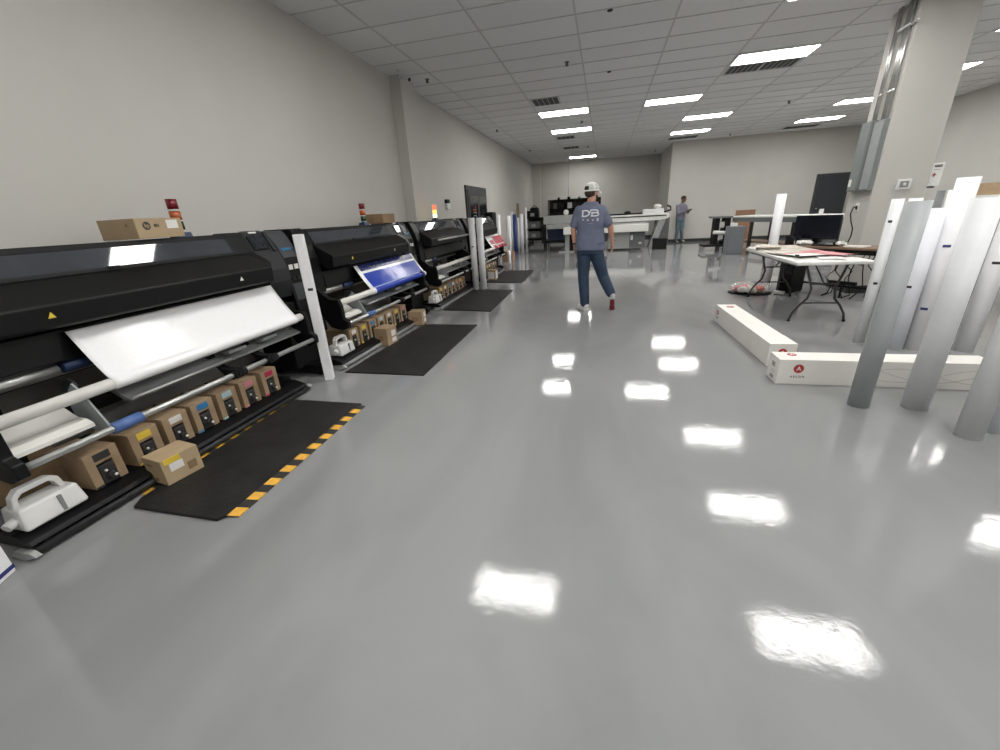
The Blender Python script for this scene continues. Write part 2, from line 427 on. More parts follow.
def sprinkler(x,y,label):
    t=thing('fire_sprinkler',(x,y,ZC),label,'sprinkler','fire sprinkler heads on the ceiling')
    MB().tube((x,y,ZC-.004),(x,y,ZC),.04).build('cover_plate',M['machd'],t)
    MB().tube((x,y,ZC-.05),(x,y,ZC-.004),.014).tube((x,y,ZC-.055),(x,y,ZC-.05),.03,seg=12).path([(x-.018,y,ZC-.01),(x-.02,y,ZC-.045)],.004,6).path([(x+.018,y,ZC-.01),(x+.02,y,ZC-.045)],.004,6).build('head',M['machd'],t)
for x,y,l in [(-.68,7.93,'largest dark sprinkler head, above the walking man'),(-3.03,7.78,'sprinkler head right of the security camera'),
              (-3.02,12.7,'sprinkler head along the left wall beyond the camera'),(-.69,12.76,'sprinkler head between two left row lights'),
              (-.70,17.5,'sprinkler head beside the unlit ceiling panel'),(4.29,13.06,'sprinkler head left of the column among plain tiles'),
              (4.18,17.8,'sprinkler head close to the far wall'),(-2.83,17.1,'small sprinkler head in the far left ceiling'),
              (2.0,20.6,'sprinkler head inside the alcove corner')]:
    sprinkler(x,y,l)
for x,y,l in [(-.03,6.28,'small dark ceiling hook nearest the camera'),(-.02,8.7,'small dark ceiling hook over the aisle'),(5.05,9.3,'small dark ceiling hook right of the large light')]:
    solo('ceiling_hook',MB().ball((x,y,ZC-.015),(.035,.02,.014)),M['ventd'],l,'hook')
t=thing('security_camera',(-3.2,7.28,ZC),'white bullet security camera on the ceiling beside the wall pier','camera')
MB().tube((-3.28,7.22,ZC-.02),(-3.28,7.22,ZC),.05).build('mount',M['white'],t)
MB().path([(-3.28,7.22,ZC-.02),(-3.27,7.2,ZC-.09),(-3.2,7.22,ZC-.1)],.014).build('bracket',M['white'],t)
b=MB().tube((-3.24,7.24,ZC-.08),(-3.09,7.16,ZC-.15),.035).build('camera_body',M['white'],t)
MB().tube((-3.09,7.16,ZC-.15),(-3.085,7.157,ZC-.153),.027).build('lens',M['ink'],b)

# ------------------------------------------------------------------ printers
def arc(cx,cz,r,a0,a1,n):
    return [(cx+r*math.cos(a0+(a1-a0)*i/n), cz+r*math.sin(a0+(a1-a0)*i/n)) for i in range(n+1)]
def printer(y0,label,lit=False,handle=False,shelf0=-.18,grip=True,warn=(.34,1.53)):
    t=thing('large_format_printer',(-2.9,y0,0),label,'printer','wide format printers along the left wall')
    Y=lambda a:y0+a
    MB().prism([(-3.27,.80),(-3.30,.86),(-3.30,1.36),(-3.285,1.378),(-2.985,1.378),(-2.970,1.365),(-2.90,1.225),(-2.90,1.02),(-2.84,.955),(-2.82,.80),(-2.9,.74),(-3.2,.74)],Y(.05),Y(1.93),bev=.004).build('housing',M['blk'],t)
    MB().prism([(-3.29,.72),(-3.31,.86),(-3.31,1.375),(-3.28,1.390),(-2.99,1.390),(-2.965,1.372),(-2.89,1.225),(-2.85,1.10),(-2.84,.94),(-2.83,.76),(-2.9,.70)],Y(-.12),Y(.05),bev=.006).build('end_cover',M['blk'],t)
    # smoked window on the slope
    w=MB().prism([(-2.970,1.352),(-2.961,1.356),(-2.897,1.232),(-2.906,1.228)],Y(.10),Y(1.72)).build('window',M['glass'],t)
    MB().prism([(-2.985,1.375),(-2.970,1.380),(-2.955,1.350),(-2.968,1.346)],Y(.08),Y(1.78)).prism([(-2.905,1.236),(-2.895,1.242),(-2.885,1.222),(-2.895,1.216)],Y(.08),Y(1.78)).box(-2.905,-2.88,Y(.80),Y(.86),1.222,1.245).build('window_frame',M['blkm'],w)
    # lid
    L=MB()
    L.prism([(-2.895,1.222),(-2.70,1.112),(-2.692,1.10),(-2.702,1.0),(-2.72,.985),(-2.78,.975),(-2.90,1.05)],Y(.065),Y(1.86),bev=.005)
    L.prism([(-2.895,1.222),(-2.76,1.146),(-2.752,1.13),(-2.76,1.02),(-2.80,.995),(-2.90,1.05)],Y(1.86),Y(1.925),bev=.004)
    lid=L.build('front_lid',M['lid'],t)
    MB().box(-2.705,-2.699,Y(.07),Y(1.85),1.035,1.039).build('seam',M['blkm'],lid)
    for q in warn:
        MB().prism([(Y(q)-.016,1.042),(Y(q)+.016,1.042),(Y(q),1.072)],-2.698,-2.693,axis='x').build('warning_label',M['yellow'] if q<1 else M['paper'],lid)
    if handle:
        MB().tube((-2.675,Y(.30),1.075),(-2.675,Y(1.90),1.075),.016).tube((-2.70,Y(.34),1.075),(-2.675,Y(.34),1.075),.012).tube((-2.70,Y(1.8),1.075),(-2.675,Y(1.8),1.075),.012).build('handle',M['silver'],lid)
    # control module
    cp=[(-3.30,.86),(-3.30,1.37),(-3.28,1.386),(-3.00,1.386),(-2.975,1.37),(-2.89,1.20),(-2.83,1.06),(-2.82,.95),(-2.86,.80)]
    c=MB().prism(cp,Y(1.93),Y(2.20),bev=.006).build('control_panel',M['dgrey'],t)
    TT=frame_mat((-2.930,Y(2.03),1.293),(0,1,0),(-.085,0,.17))
    sc=MB().box(-.085,.085,-.065,.065,-.01,.006,bev=.002,T=TT).build('screen_bezel',M['blk'],c)
    MB().box(-.072,.072,-.052,.052,.005,.009,T=TT).build('screen',M['screen'],sc)
    MB().box(-.04,.04,.085,.100,.0,.008,T=TT).build('sticker',M['paper'],c)
    MB().prism([(-2.975,1.374),(-2.893,1.212),(-2.883,1.218),(-2.965,1.380)],Y(2.145),Y(2.18)).build('light_strip',M['dgrey'],c)
    # ink cover
    ip=[(-3.29,.62),(-3.29,1.365),(-3.27,1.38),(-3.05,1.38),(-3.01,1.345),(-2.96,1.25),(-2.915,1.13),(-2.90,1.0),(-2.88,.86),(-2.86,.66)]
    ic=MB().prism(ip,Y(2.235),Y(2.48),bev=.006).build('ink_cover',M['inkcov'],t)
    MB().prism([(a-.0,b) for a,b in [(-3.30,.62),(-3.30,1.372),(-3.27,1.392),(-3.08,1.392),(-3.0,1.35),(-2.925,1.25),(-2.875,1.13),(-2.86,1.0),(-2.84,.86),(-2.82,.66)]],Y(2.20),Y(2.236),bev=.004).build('rim',M['blk'],ic)
    MB().prism([(-2.917,1.14),(-2.898,1.0),(-2.888,.90),(-2.878,.90),(-2.888,1.0),(-2.907,1.14)],Y(2.25),Y(2.47)).build('ink_recess',M['blk'],ic)
    TL=frame_mat((-2.942,Y(2.36),1.215),(0,1,0),(-.045,0,.12))
    text_mb('hp latex',.036,TL,bold=.0012,thick=.003).build('logo',M['hpblue'],ic)
    for i in range(2): MB().box(-2.885,-2.878,Y(2.27)+.075*i,Y(2.27)+.075*i+.05,1.03,1.075).build('label_tag',M['paper'],ic)
    for i in range(2): MB().box(-2.875,-2.868,Y(2.27)+.075*i,Y(2.27)+.075*i+.05,.93,.96).build('button',M['dgrey'],ic)
    # stand
    MB().box(-3.22,-2.86,Y(2.05),Y(2.46),.10,.74,bev=.01).build('ink_cabinet',M['blkm'],t)
    for q in (.03,2.16):
        lg=MB().box(-3.18,-2.98,Y(q),Y(q)+.10,.06,.80,bev=.01).prism([(-3.34,.05),(-3.34,.10),(-2.72,.12),(-2.64,.09),(-2.64,.05)],Y(q)-.02,Y(q)+.12,bev=.006).build('stand_leg',M['blk'],t)
        for x in (-3.25,-2.72):
            MB().tube((x,Y(q)+.02,.035),(x,Y(q)+.08,.035),.035).box(x-.02,x+.05,Y(q)-.005,Y(q)+.105,.03,.062,bev=.004).build('caster',M['blkm'],lg)
    MB().box(-3.14,-3.06,Y(.1),Y(2.2),.40,.50).box(-3.12,-3.08,Y(.1),Y(2.2),.66,.74).build('crossbar',M['blkm'],t)
    MB().tube((-3.02,Y(.08),.71),(-3.02,Y(2.05),.71),.03).build('spindle',M['silver'],t)
    MB().tube((-2.86,Y(.0),.755),(-2.86,Y(.35),.755),.022).build('loading_rod',M['silver'],t)
    MB().tube((-2.86,Y(.37),.755),(-2.86,Y(.56),.755),.03).build('spool_hub',M['darkblue'],t)
    for q in (-.12,1.975):
        MB().prism([(-3.0,.80),(-2.82,.80),(-2.70,.70),(-2.60,.69),(-2.58,.62),(-2.58,.50),(-2.53,.47),(-2.53,.40),(-2.60,.37),(-2.74,.40),(-2.84,.55),(-3.0,.60)],Y(q),Y(q)+.05,bev=.008).build('bar_bracket',M['blk'],t)
    MB().tube((-2.63,Y(-.07),.648),(-2.63,Y(1.98),.648),.032).build('tension_bar',M['whitetube'],t)
    MB().tube((-2.56,Y(-.07),.435),(-2.56,Y(1.98),.435),.018).tube((-2.545,Y(-.07),.44),(-2.545,Y(1.98),.44),.006).build('lower_bar',M['silver'],t)
    if grip: MB().tube((-2.56,Y(.30),.435),(-2.56,Y(.45),.435),.032).build('grip',M['bluegrip'],t)
    MB().prism([(-2.80,.585),(-2.70,.52),(-2.64,.515),(-2.60,.495),(-2.60,.475),(-2.64,.48),(-2.71,.495),(-2.80,.57)],Y(-.07),Y(.26)).build('media_shelf',M['whitetube'],t)
    MB().prism([(-2.84,.60),(-2.72,.535),(-2.67,.515),(-2.67,.50),(-2.72,.51),(-2.84,.58)],Y(.50),Y(1.98)).build('media_shelf',M['greyplate'],t)
    MB().tube((-2.655,Y(.5),.52),(-2.655,Y(1.2),.52),.009).build('support_rail',M['silver'],t)
    for q in (1.10,1.42):
        pr=arc(-2.60,.64,.17,PI*1.02,PI*1.5,7)+[(-2.535,.475),(-2.53,.41),(-2.62,.40)]+arc(-2.66,.68,.20,PI*1.45,PI*1.02,6)
        a=MB().prism(pr,Y(q),Y(q)+.06).build('loading_arm',M['blk'],t)
        MB().tube((-2.56,Y(q)-.015,.435),(-2.56,Y(q)+.10,.435),.030).box(-2.532,-2.525,Y(q)+.02,Y(q)+.06,.42,.455).build('clamp',M['blkm'],a)
        MB().prism([(-2.80,.60),(-2.70,.545),(-2.64,.56),(-2.64,.585),(-2.70,.575),(-2.80,.63)],Y(q)+.09,Y(q)+.25,bev=.003).build('paddle',M['greyplate'],a)
    # side deflector
    e=MB().prism([(-2.70,.70),(-2.78,.62),(-2.78,.46),(-2.62,.41),(-2.55,.42),(-2.56,.47),(-2.66,.66)],Y(.29),Y(.30)).build('side_deflector',M['clearplate'],t)
    MB().tube((-2.76,Y(.31),.66),(-2.76,Y(.325),.66),.055).build('edge_disc',M['dgrey'],e)
    # bottom platform
    s=MB().prism([(-2.84,.115),(-2.68,.115),(-2.64,.105),(-2.58,.085),(-2.565,.065),(-2.60,.05),(-2.84,.05)],Y(shelf0),Y(1.78),bev=.004).build('ink_shelf',M['blk'],t)
    MB().tube((-2.575,Y(shelf0),.030),(-2.575,Y(1.80),.030),.022,seg=10).build('front_rail',M['dgrey'] if y0<2 else M['greyplate'],s)
    MB().prism([(-2.70,0.02),(-2.70,.05),(-2.58,.06),(-2.55,.045),(-2.63,.0)],Y(1.79),Y(1.83)).build('rail_end',M['silver'],s)
    MB().prism([(-2.70,.012),(-2.66,.045),(-2.55,.055),(-2.51,.035),(-2.61,.0)],Y(shelf0)-.025,Y(shelf0)).build('rail_end',M['silver'],s)
    MB().box(-3.24,-2.84,Y(.16),Y(1.9),.05,.09).build('base_deck',M['blkm'],t)
    # signal tower
    x=-3.13; y=Y(1.525 if y0<2 else (1.50 if y0<4 else 1.40))
    s=MB().prism([(x-.05,1.375),(x+.05,1.375),(x+.04,1.412),(x-.04,1.412)],y-.06,y+.05,bev=.004).tube((x,y,1.40),(x,y,1.43),.027).build('signal_tower',M['darkblue'],t)
    zz=[(1.43,1.49,'green'),(1.50,1.56,'amber'),(1.575,1.645,'red')]
    for a,b_,n in zz:
        MB().tube((x,y,a),(x,y,b_),.036,seg=20).build('lens',M[{'green':'greenon','amber':'amberon','red':'redon'}[n]] if lit else M[{'green':'green','amber':'amber','red':'redlens'}[n]],s)
        if not lit: MB().tube((x,y,a-.012),(x,y,a),.034,seg=20).build('band',M['paper'],s)
    return t
P1,P2,P3,P4=1.08,3.71,6.34,8.98
printer(P1,'nearest black wide format printer with a white sheet and a box on top')
printer(P2,'second black wide format printer, holding the blue print',shelf0=-.30,warn=(.42,1.42))
printer(P3,'third black printer with silver lid bar, lit signal tower and no print',lit=True,handle=True,grip=False,warn=())
printer(P4,'farthest black wide format printer, holding the small red print',grip=False,warn=())

# printed media hanging out of the printers
def media(y0,y1,mats,mi,name,label,cat,nu=40,nv=30):
    def fn(u,v):
        y=y0+(y1-y0)*u
        if v<.72:
            s=v/.72
            sag=.012*math.sin(PI*s)
            return (-2.805+.175*s, y, .945-(.945-.682)*s-sag)
        s=(v-.72)/.28
        if s<.6:
            a=s/.6*PI
            return (-2.63+.036*math.sin(a), y, .648+.036*math.cos(a)*(1.0)-.002)
        return (-2.63-.16*(s-.6)/.4, y, .610-.02*(s-.6)/.4)
    mb=MB().grid(fn,nu,nv,mi)
    return solo(name,mb,mats,label,cat,solidify=.0015)
media(1.50,2.99,[M['vinylwhite']],None,'vinyl_sheet','wide blank glossy white vinyl sheet hanging from the nearest printer','vinyl sheet')
def mib(u,v):
    if u<.055 or u>.965: return 0
    if .17<v<.235: return 0
    if v>.70 and v<.735: return 3
    if v<.17: return 2
    return 1
media(4.28,5.83,[M['vinylwhite'],M['vinylblue'],M['vinylblued'],mat('pale_blue_line',(.35,.45,.7),.2)],mib,'printed_banner','glossy blue printed vinyl with white stripe hanging from the second printer','banner',nu=60,nv=46)
def mir(u,v):
    if v<.10 or u<.10: return 0
    if u<.34: return 1 if v>.28 and not .55<v<.60 else 0
    if .34<u<.38: return 0
    if .60<v<.66: return 0
    return 1
media(9.95,11.45,[M['vinylwhite'],M['vinylred']],mir,'printed_poster','red and white printed vinyl hanging from the farthest printer','poster',nu=50,nv=40)

# ------------------------------------------------------------------ ink boxes, jugs
COLS=['black','yellow','white','blue','cyan','pink','red']
INKG='cardboard ink boxes on the printer shelves'
def inkbox(x,y,z,col,label):
    # front face towards +x at x
    t=thing('ink_box',(x-.14,y,z),label,'ink box',INKG)
    w=.082; h=.205
    b=MB().box(x-.30,x-.035,y-w,y+w,z,z+h).box(x-.035,x,y-w,y-.040,z,z+h).box(x-.035,x,y+.040,y+w,z,z+h).box(x-.035,x,y-.040,y+.040,z+.135,z+h)
    b.build('carton',M['card'],t)
    MB().box(x-.002,x+.0025,y-.040,y+.040,z+.150,z+.192).build('label',LBL[col],t)
    v=MB().box(x-.034,x+.008,y-.036,y+.036,z+.004,z+.120,bev=.008).tube((x+.005,y,z+.055),(x+.03,y,z+.05),.020,seg=12).build('ink_valve',M['ink'],t)
    MB().ball((x+.012,y-.014,z+.085),.008,u=8,v=6).build('valve_cap',M['white'],v)
    MB().ball((x+.03,y+.012,z+.045),.009,u=8,v=6).build('valve_cap',M['white'],v)
    MB().box(x-.03,x+.006,y-.078,y-.044,z+.0,z+.012).build('foot_tag',LBL[col],t)
    return t
names={'black':'black','yellow':'yellow','white':'white','blue':'blue','cyan':'pale blue','pink':'pink','red':'red'}
ords=['nearest','second','third','farthest']
bases=[]
OFF=[.015,.245,.445,.64,.84,1.04,1.255]
spots=[(1.32,'nearest'),(3.84,'second'),(6.50,'third'),(9.30,'farthest')]
cols2={0:COLS,1:['white','yellow','blue','cyan','white','yellow','pink'],2:['yellow','white','blue','cyan','pink','yellow','red'],3:COLS[:6]}
for pi_,(ys,o_) in enumerate(spots):
    for i,c in enumerate(cols2[pi_]):
        pos=['first','second','third','fourth','fifth','sixth','seventh'][i]
        inkbox(-2.66,ys+(OFF[i] if pi_==0 else .203*i),.115,c,f'cardboard ink box with {names[c]} label, {pos} box under the {o_} printer')
solo('ink_carton',MB().box(-3.10,-2.84,1.05,1.35,.115,.30,bev=.003),M['cardd'],'plain cardboard carton lying behind the white jug under the nearest printer','box')

def jug(yc,label,x=-2.69):
    t=thing('waste_jug',(x,yc,.115),label,'jug','white waste jugs on the printer shelves')
    z=.116
    B=MB().box(x-.085,x+.085,yc-.13,yc+.13,z,z+.115)
    for v in B.bm.verts:
        if v.co.z>z+.1: v.co.x=x+(v.co.x-x)*.78; v.co.y=yc+(v.co.y-yc)*.90
        else: v.co.x=x+(v.co.x-x)*.96
    bmesh.ops.bevel(B.bm,geom=B.bm.edges[:],offset=.014,segments=3,profile=.5,affect='EDGES')
    for f in B.bm.faces: f.smooth=True
    B.build('body',M['white'],t)
    MB().prism([(yc-.115,z+.10),(yc-.10,z+.165),(yc-.07,z+.195),(yc+.05,z+.195),(yc+.085,z+.17),(yc+.10,z+.10),(yc+.075,z+.10),(yc+.06,z+.155),(yc+.045,z+.168),(yc-.06,z+.168),(yc-.08,z+.15),(yc-.088,z+.10)],x-.022,x+.022,axis='x',bev=.005).build('handle',M['white'],t)
    MB().box(x+.070,x+.0835,yc+.02,yc+.035,z+.015,z+.10).build('level_strip',M['greyplate'],t)
    MB().tube((x+.02,yc-.12,z+.06),(x+.03,yc-.165,z+.05),.022).build('cap',M['white'],t)
jug(1.06,'large white plastic jug with handle, left end of the nearest printer shelf')
jug(3.62,'white plastic jug with handle, left end of the second printer shelf')
jug(6.28,'small white plastic jug with handle, left end of the third printer shelf')

def carton(cx,cy,sx,sy,sz,rz,z0,mat_,label,name='cardboard_box',tape=None,lab=None,group=None,cat='box',extra=None):
    t=thing(name,(cx,cy,z0),label,cat,group)
    MB().box(-sx/2,sx/2,-sy/2,sy/2,0,sz,bev=.003).build('carton',mat_,t,off=(0,0,0))
    if tape: MB().box(-.025,.025,-sy/2-.001,sy/2+.001,sz-.05,sz+.001).build('tape',tape,t,off=(0,0,0))
    for (face,u,v,w,h,mm) in (lab or []):
        mb=MB()
        if face=='+x': mb.box(sx/2,sx/2+.002,u-w/2,u+w/2,v-h/2,v+h/2)
        if face=='-y': mb.box(u-w/2,u+w/2,-sy/2-.002,-sy/2,v-h/2,v+h/2)
        if face=='+z': mb.box(u-w/2,u+w/2,v-h/2,v+h/2,sz,sz+.002)
        mb.build('label',mm,t,off=(0,0,0))
    if extra: extra(t,sx,sy,sz)
    t.rotation_euler=(0,0,rz); return t
carton(-2.515,1.57,.18,.21,.165,math.radians(-9),0.02,mat('tan_carton',(.44,.33,.20),.7,var=.06),'loose tan cardboard box with yellow and white labels on the near mat corner',
       lab=[('+x',-.045,.145,.09,.035,M['yellow']),('+x',-.03,.10,.075,.05,M['paper']),('+x',.05,.06,.05,.05,M['cardd']),('-y',0,.03,.03,.02,M['cardd']),('-y',-.03,.12,.05,.012,M['cardd'])])
carton(-2.545,4.31,.18,.21,.21,math.radians(-5),0.012,M['card'],'loose cardboard box with white label on the near end of the second mat',
       lab=[('+x',.03,.13,.09,.07,M['paper']),('+x',.03,.05,.09,.05,M['paper']),('-y',0,.09,.07,.06,M['cardred'])])
carton(-2.56,5.26,.20,.22,.19,math.radians(8),0.012,M['card'],'loose cardboard box with white label on the far end of the second mat',
       lab=[('+x',.03,.13,.09,.07,M['paper']),('+x',.03,.05,.09,.05,M['paper']),('-y',0,.09,.09,.06,M['cardred'])])
carton(-2.50,9.35,.20,.24,.22,0,0.012,M['card'],'loose cardboard box with a large white label on the farthest mat',
       lab=[('+x',0,.11,.15,.16,M['paper']),('-y',0,.11,.15,.16,M['paper'])])
carton(-3.02,13.3,.42,.40,.30,0,0,M['cardred'],'small plain brown box on the floor beyond the farthest printer')
def hpbox(t,sx,sy,sz):
    MB().tube((sx/2,-.095,.078),(sx/2+.002,-.095,.078),.026,seg=24).build('logo',M['ink'],t,off=(0,0,0))
    text_mb('hp',.036,frame_mat((sx/2+.003,-.095,.079),(0,1,0),(0,0,1)),bold=.0008).build('logo_text',M['card'],t,off=(0,0,0))
    text_mb('831',.026,frame_mat((sx/2+.002,-.025,.078),(0,1,0),(0,0,1)),bold=.0008).build('print',M['ink'],t,off=(0,0,0))
carton(-3.10,2.315,.30,.335,.125,math.radians(3),1.386,mat('kraft_carton',(.38,.28,.17),.7,var=.06),'brown cardboard box with a round printed emblem on top of the nearest printer',
       lab=[('+x',.09,.085,.085,.055,M['paper']),('-y',.08,.085,.02,.02,M['cardd'])],extra=hpbox)
carton(-3.13,5.67,.26,.35,.125,0,1.386,M['cardd'],'brown cardboard box on top of the second printer')
solo('black_bin',MB().box(-3.35,-3.10,12.0,12.4,0,1.50,bev=.03),M['blk'],'tall black bin standing behind the farthest printer','bin')

# ------------------------------------------------------------------ floor mats
def mat_poly(poly,label,name='floor_mat',h=.012):
    return solo(name,MB().prism(poly,0,h,axis='z',bev=.002),M['matrub'],label,'floor mat')
t=thing('floor_mat',(-2.2,1.95,0),'black rubber mat with yellow and black hazard edges beside the nearest printer','floor mat')
x0,x1,y0,y1=-2.54,-1.83,1.29,2.66
A=[(-2.47,1.27),(-1.90,1.27),(-1.86,1.33),(-1.90,2.66),(-2.56,2.66),(-2.51,1.34)]
MB().prism(A,0,.018,axis='z',bev=.003).build('rubber_pad',M['matrub'],t)
def strip(p,q,w,n,side):
    p=Vector(p);q=Vector(q);d=(q-p).normalized();nn=Vector((d.y,-d.x))*side;L=(q-p).length;sk=.35
    B=MB(); C=[]
    for i in range(n*2+1):
        a=p+d*(L*i/(2*n)); e=a+nn*w+d*w*sk
        C.append([B.bm.verts.new((a.x,a.y,.019)),B.bm.verts.new((e.x,e.y,.006)),B.bm.verts.new((e.x,e.y,0))])
    for i in range(n*2):
        for k_ in (0,1):
            f=B.bm.faces.new((C[i][k_],C[i+1][k_],C[i+1][k_+1],C[i][k_+1])); f.material_index=i%2
    bmesh.ops.recalc_face_normals(B.bm,faces=B.bm.faces[:])
    return B
for p,q,s in (((-1.865,1.30),(-1.91,2.62),1),((-2.505,1.36),(-2.550,2.62),-1)):
    strip(p,q,.055,10,s).build('hazard_edging',[M['hazy'],M['hazb']],t)
mat_poly([(-2.50,3.34),(-1.64,3.34),(-1.66,5.23),(-2.46,5.23)],'matte black rectangular mat in front of the second printer')
mat_poly([(-2.52,6.16),(-1.68,6.07),(-1.72,7.95),(-2.60,8.0)],'black rectangular mat in front of the third printer, behind two white rolls')
mat_poly([(-2.55,8.95),(-1.70,8.82),(-1.74,10.8),(-2.70,10.85)],'small far black mat in front of the farthest printer')

# ------------------------------------------------------------------ long cartons and rolls standing in the left aisle
def square_carton(x,y,w,h,rz,label,tape_z=None,tm='tapeblk',m='tubew'):
    t=thing('long_carton',(x,y,0),label,'carton')
    MB().box(-w/2,w/2,-w/2,w/2,0,h,bev=.006).build('carton',M[m],t,off=(0,0,0))
    if tape_z: MB().box(-w/2-.001,w/2+.001,-w/2-.002,w/2+.001,tape_z,tape_z+.02).build('tape',M[tm],t,off=(0,0,0))
    t.rotation_euler=(0,0,rz)
square_carton(-2.56,3.175,.082,1.345,math.radians(28),'slim white carton standing upright between the first and second printers')
t=solo('tape_mark',MB().box(-.018,.018,-.001,.001,-.008,.008),M['tapeblk'],'small black tape mark on the slim white carton by the second printer','tape'); 
bpy.data.objects.remove(t)
square_carton(-2.60,.765,.095,1.6,math.radians(25),'white carton cut off by the left edge of the picture, blue tape near its foot',.02,'tapeblue')

def roll(x,y,r,h,m,label,tape=None,tm='tapeblk',group=None,band=None,ri=.6,dx=0,dy=0,z0=0):
    t=thing('vinyl_roll',(x,y,z0),label,'roll',group)
    MB().pipe((0,0,0),(dx,dy,h),r,r*ri).build('roll',[M[m],M['core']],t,off=(0,0,0))
    for zz in (tape or []):
        a0=-2.2 if x>0 else -.9
        # short tape piece on the camera side
        n=5; mb=MB(); ang=math.atan2(-y,-x)+ (random.random()-.5)*.9; wd=.35
        V=[]
        for i in range(n+1):
            a=ang-wd+2*wd*i/n
            fx,fy=dx*zz/h,dy*zz/h
            V.append([mb.bm.verts.new((fx+math.cos(a)*(r+.0015),fy+math.sin(a)*(r+.0015),zz-.011)),mb.bm.verts.new((fx+math.cos(a)*(r+.0015),fy+math.sin(a)*(r+.0015),zz+.011))])
        for i in range(n): mb.bm.faces.new((V[i][0],V[i+1][0],V[i+1][1],V[i][1]))
        mb.build('tape',M[tm],t,off=(0,0,0))
    return t
roll(-2.53,8.10,.064,1.385,'tubew','left one of the two tall white rolls standing before the farthest printer',tape=[.85])
roll(-2.375,8.12,.064,1.38,'tubew','right one of the two tall white rolls standing before the farthest printer')
roll(-2.50,11.25,.05,.50,'tubew','short white roll end standing beyond the farthest mat')
# far left corner rolls
for x,y,r,h,m,l in [(-3.44,16.2,.06,1.50,'tubew2','white roll leaning leftmost in the far left corner group'),
                    (-3.32,16.15,.065,1.40,'tubeblue','dark blue roll in the far left corner group'),
                    (-3.25,16.5,.055,1.78,'tubebrown','tall brown cardboard roll in the far left corner group'),
                    (-3.19,16.2,.045,1.28,'tubew2','short pale roll between blue and white in the far left corner group'),
                    (-3.06,16.2,.065,1.40,'tubew','thick white roll in the far left corner group'),
                    (-2.93,16.4,.04,1.62,'tubew','thin tall white roll, rightmost in the far left corner group')]:
    roll(x,y,r,h,m,l)
roll(-3.20,13.0,.07,1.42,'tubew','white roll just behind the black bin beyond the farthest printer')
roll(-3.02,13.75,.06,1.38,'tubew','second white roll behind the black bin beyond the farthest printer')
# right hand group
roll(1.82,3.14,.062,1.35,'tubeg','dark grey vinyl roll standing leftmost in front of the white carton')
roll(2.158,3.15,.071,1.35,'tubel','thick pale grey vinyl roll standing in front of the white carton')
roll(2.205,2.755,.062,1.34,'tubel','pale roll standing nearest to the camera at the right edge')
roll(2.37,2.86,.060,1.33,'tubew2','white roll mostly hidden behind the nearest roll at the right edge')
roll(2.55,2.95,.060,1.30,'tubew','white roll cut off by the right edge behind the nearest ones')
roll(2.575,4.72,.045,1.35,'tubel','thin pale roll with black tape marks, leftmost in the group behind the white carton',tape=[1.16,.60])
roll(2.64,4.60,.048,1.35,'tubew','white roll mostly hidden behind the top of the dark grey one')
roll(2.765,4.52,.070,1.262,'tubew2','short white roll right behind the dark grey one',tape=[.60])
roll(2.92,4.52,.072,1.49,'tubew','tallest white roll, with blue tape, above the other rolls',tape=[.95,.40],tm='tapeblue')
roll(3.11,4.50,.060,1.33,'tubel','pale grey roll behind the thick pale one on the right',tape=[.78])
roll(3.30,4.50,.070,1.34,'tubew','white roll with black tape at the right end of the back row',tape=[.80])
roll(3.52,4.45,.070,1.34,'tubew','white roll cut off by the right edge in the back row',tape=[.76])
roll(3.05,5.0,.03,1.40,'machd','thin dark roll standing behind the tallest white roll')
roll(3.20,5.1,.03,1.40,'tubel','thin pale grey roll standing behind the tallest white roll')
roll(2.675,7.74,.068,1.48,'tubew','white roll standing alone behind the folding table')

# tape mark on slim carton
t=[o for o in COL.objects if o.name=='long_carton'][0]
MB().box(-.012,.03,-.0425,-.041,.865,.888).build('tape_mark',M['tapeblk'],t,off=(0,0,0))

# ------------------------------------------------------------------ long white logo cartons on the floor
def logo(t,T,r,word=True):
    MB().tube(T@Vector((0,0,0)),T@Vector((0,0,.0015)),r,seg=32).build('emblem',M['redlogo'],t,off=(0,0,0))
    T2=T.copy(); T2.translation=T@Vector((0,0,.0025))
    text_mb('A',r*1.35,T2,bold=.001,thick=.0005).build('emblem_letter',M['boxw'],t,off=(0,0,0))
    if word:
        T3=T.copy(); T3.translation=T@Vector((0,-r*1.9,.001))
        text_mb('A R L O N',r*.62,T3,bold=.0006,thick=.0005).build('lettering',M['ink'],t,off=(0,0,0))
t=thing('roll_carton',(2.12,3.595,0),'white carton with red round emblem lying crosswise behind the front rolls','carton','white logo cartons on the floor')
lx,ly,lh=1.42,.20,.21
MB().box(-lx/2,lx/2,-ly/2,ly/2,0,lh,bev=.003).build('carton',M['boxw'],t,off=(0,0,0))
logo(t,frame_mat((-lx/2+.145,-ly/2-.0005,.135),(1,0,0),(0,0,1)),.036)
logo(t,frame_mat((-lx/2+.13,.03,lh),(1,0,0),(0,1,0)),.034,False)
MB().box(-lx/2-.001,-lx/2,-.04,.03,.02,.05).box(-lx/2-.001,-lx/2,-.05,.04,.07,.073).box(-lx/2-.001,-lx/2,-.05,.02,.09,.093).box(-lx/2-.001,-lx/2,-.03,.03,.12,.16).build('side_print',M['greyline'],t,off=(0,0,0))
cv=MB()
for ph in (0,1.7,3.1):
    cv.path([(-.15+.8*i/20,-ly/2-.0005,.10+.055*math.sin(i/20*5+ph)) for i in range(21)],.0012,5)
cv.build('line_print',M['greyline'],t,off=(0,0,0))
t.rotation_euler=(0,0,math.radians(.5))
t=thing('roll_carton',(1.555,4.74,0),'white carton with red round emblem lying lengthwise, nearer the folding table','carton','white logo cartons on the floor')
lx,ly=.215,1.66
MB().box(-lx/2,lx/2,-ly/2,ly/2,0,lh,bev=.003).build('carton',M['boxw'],t,off=(0,0,0))
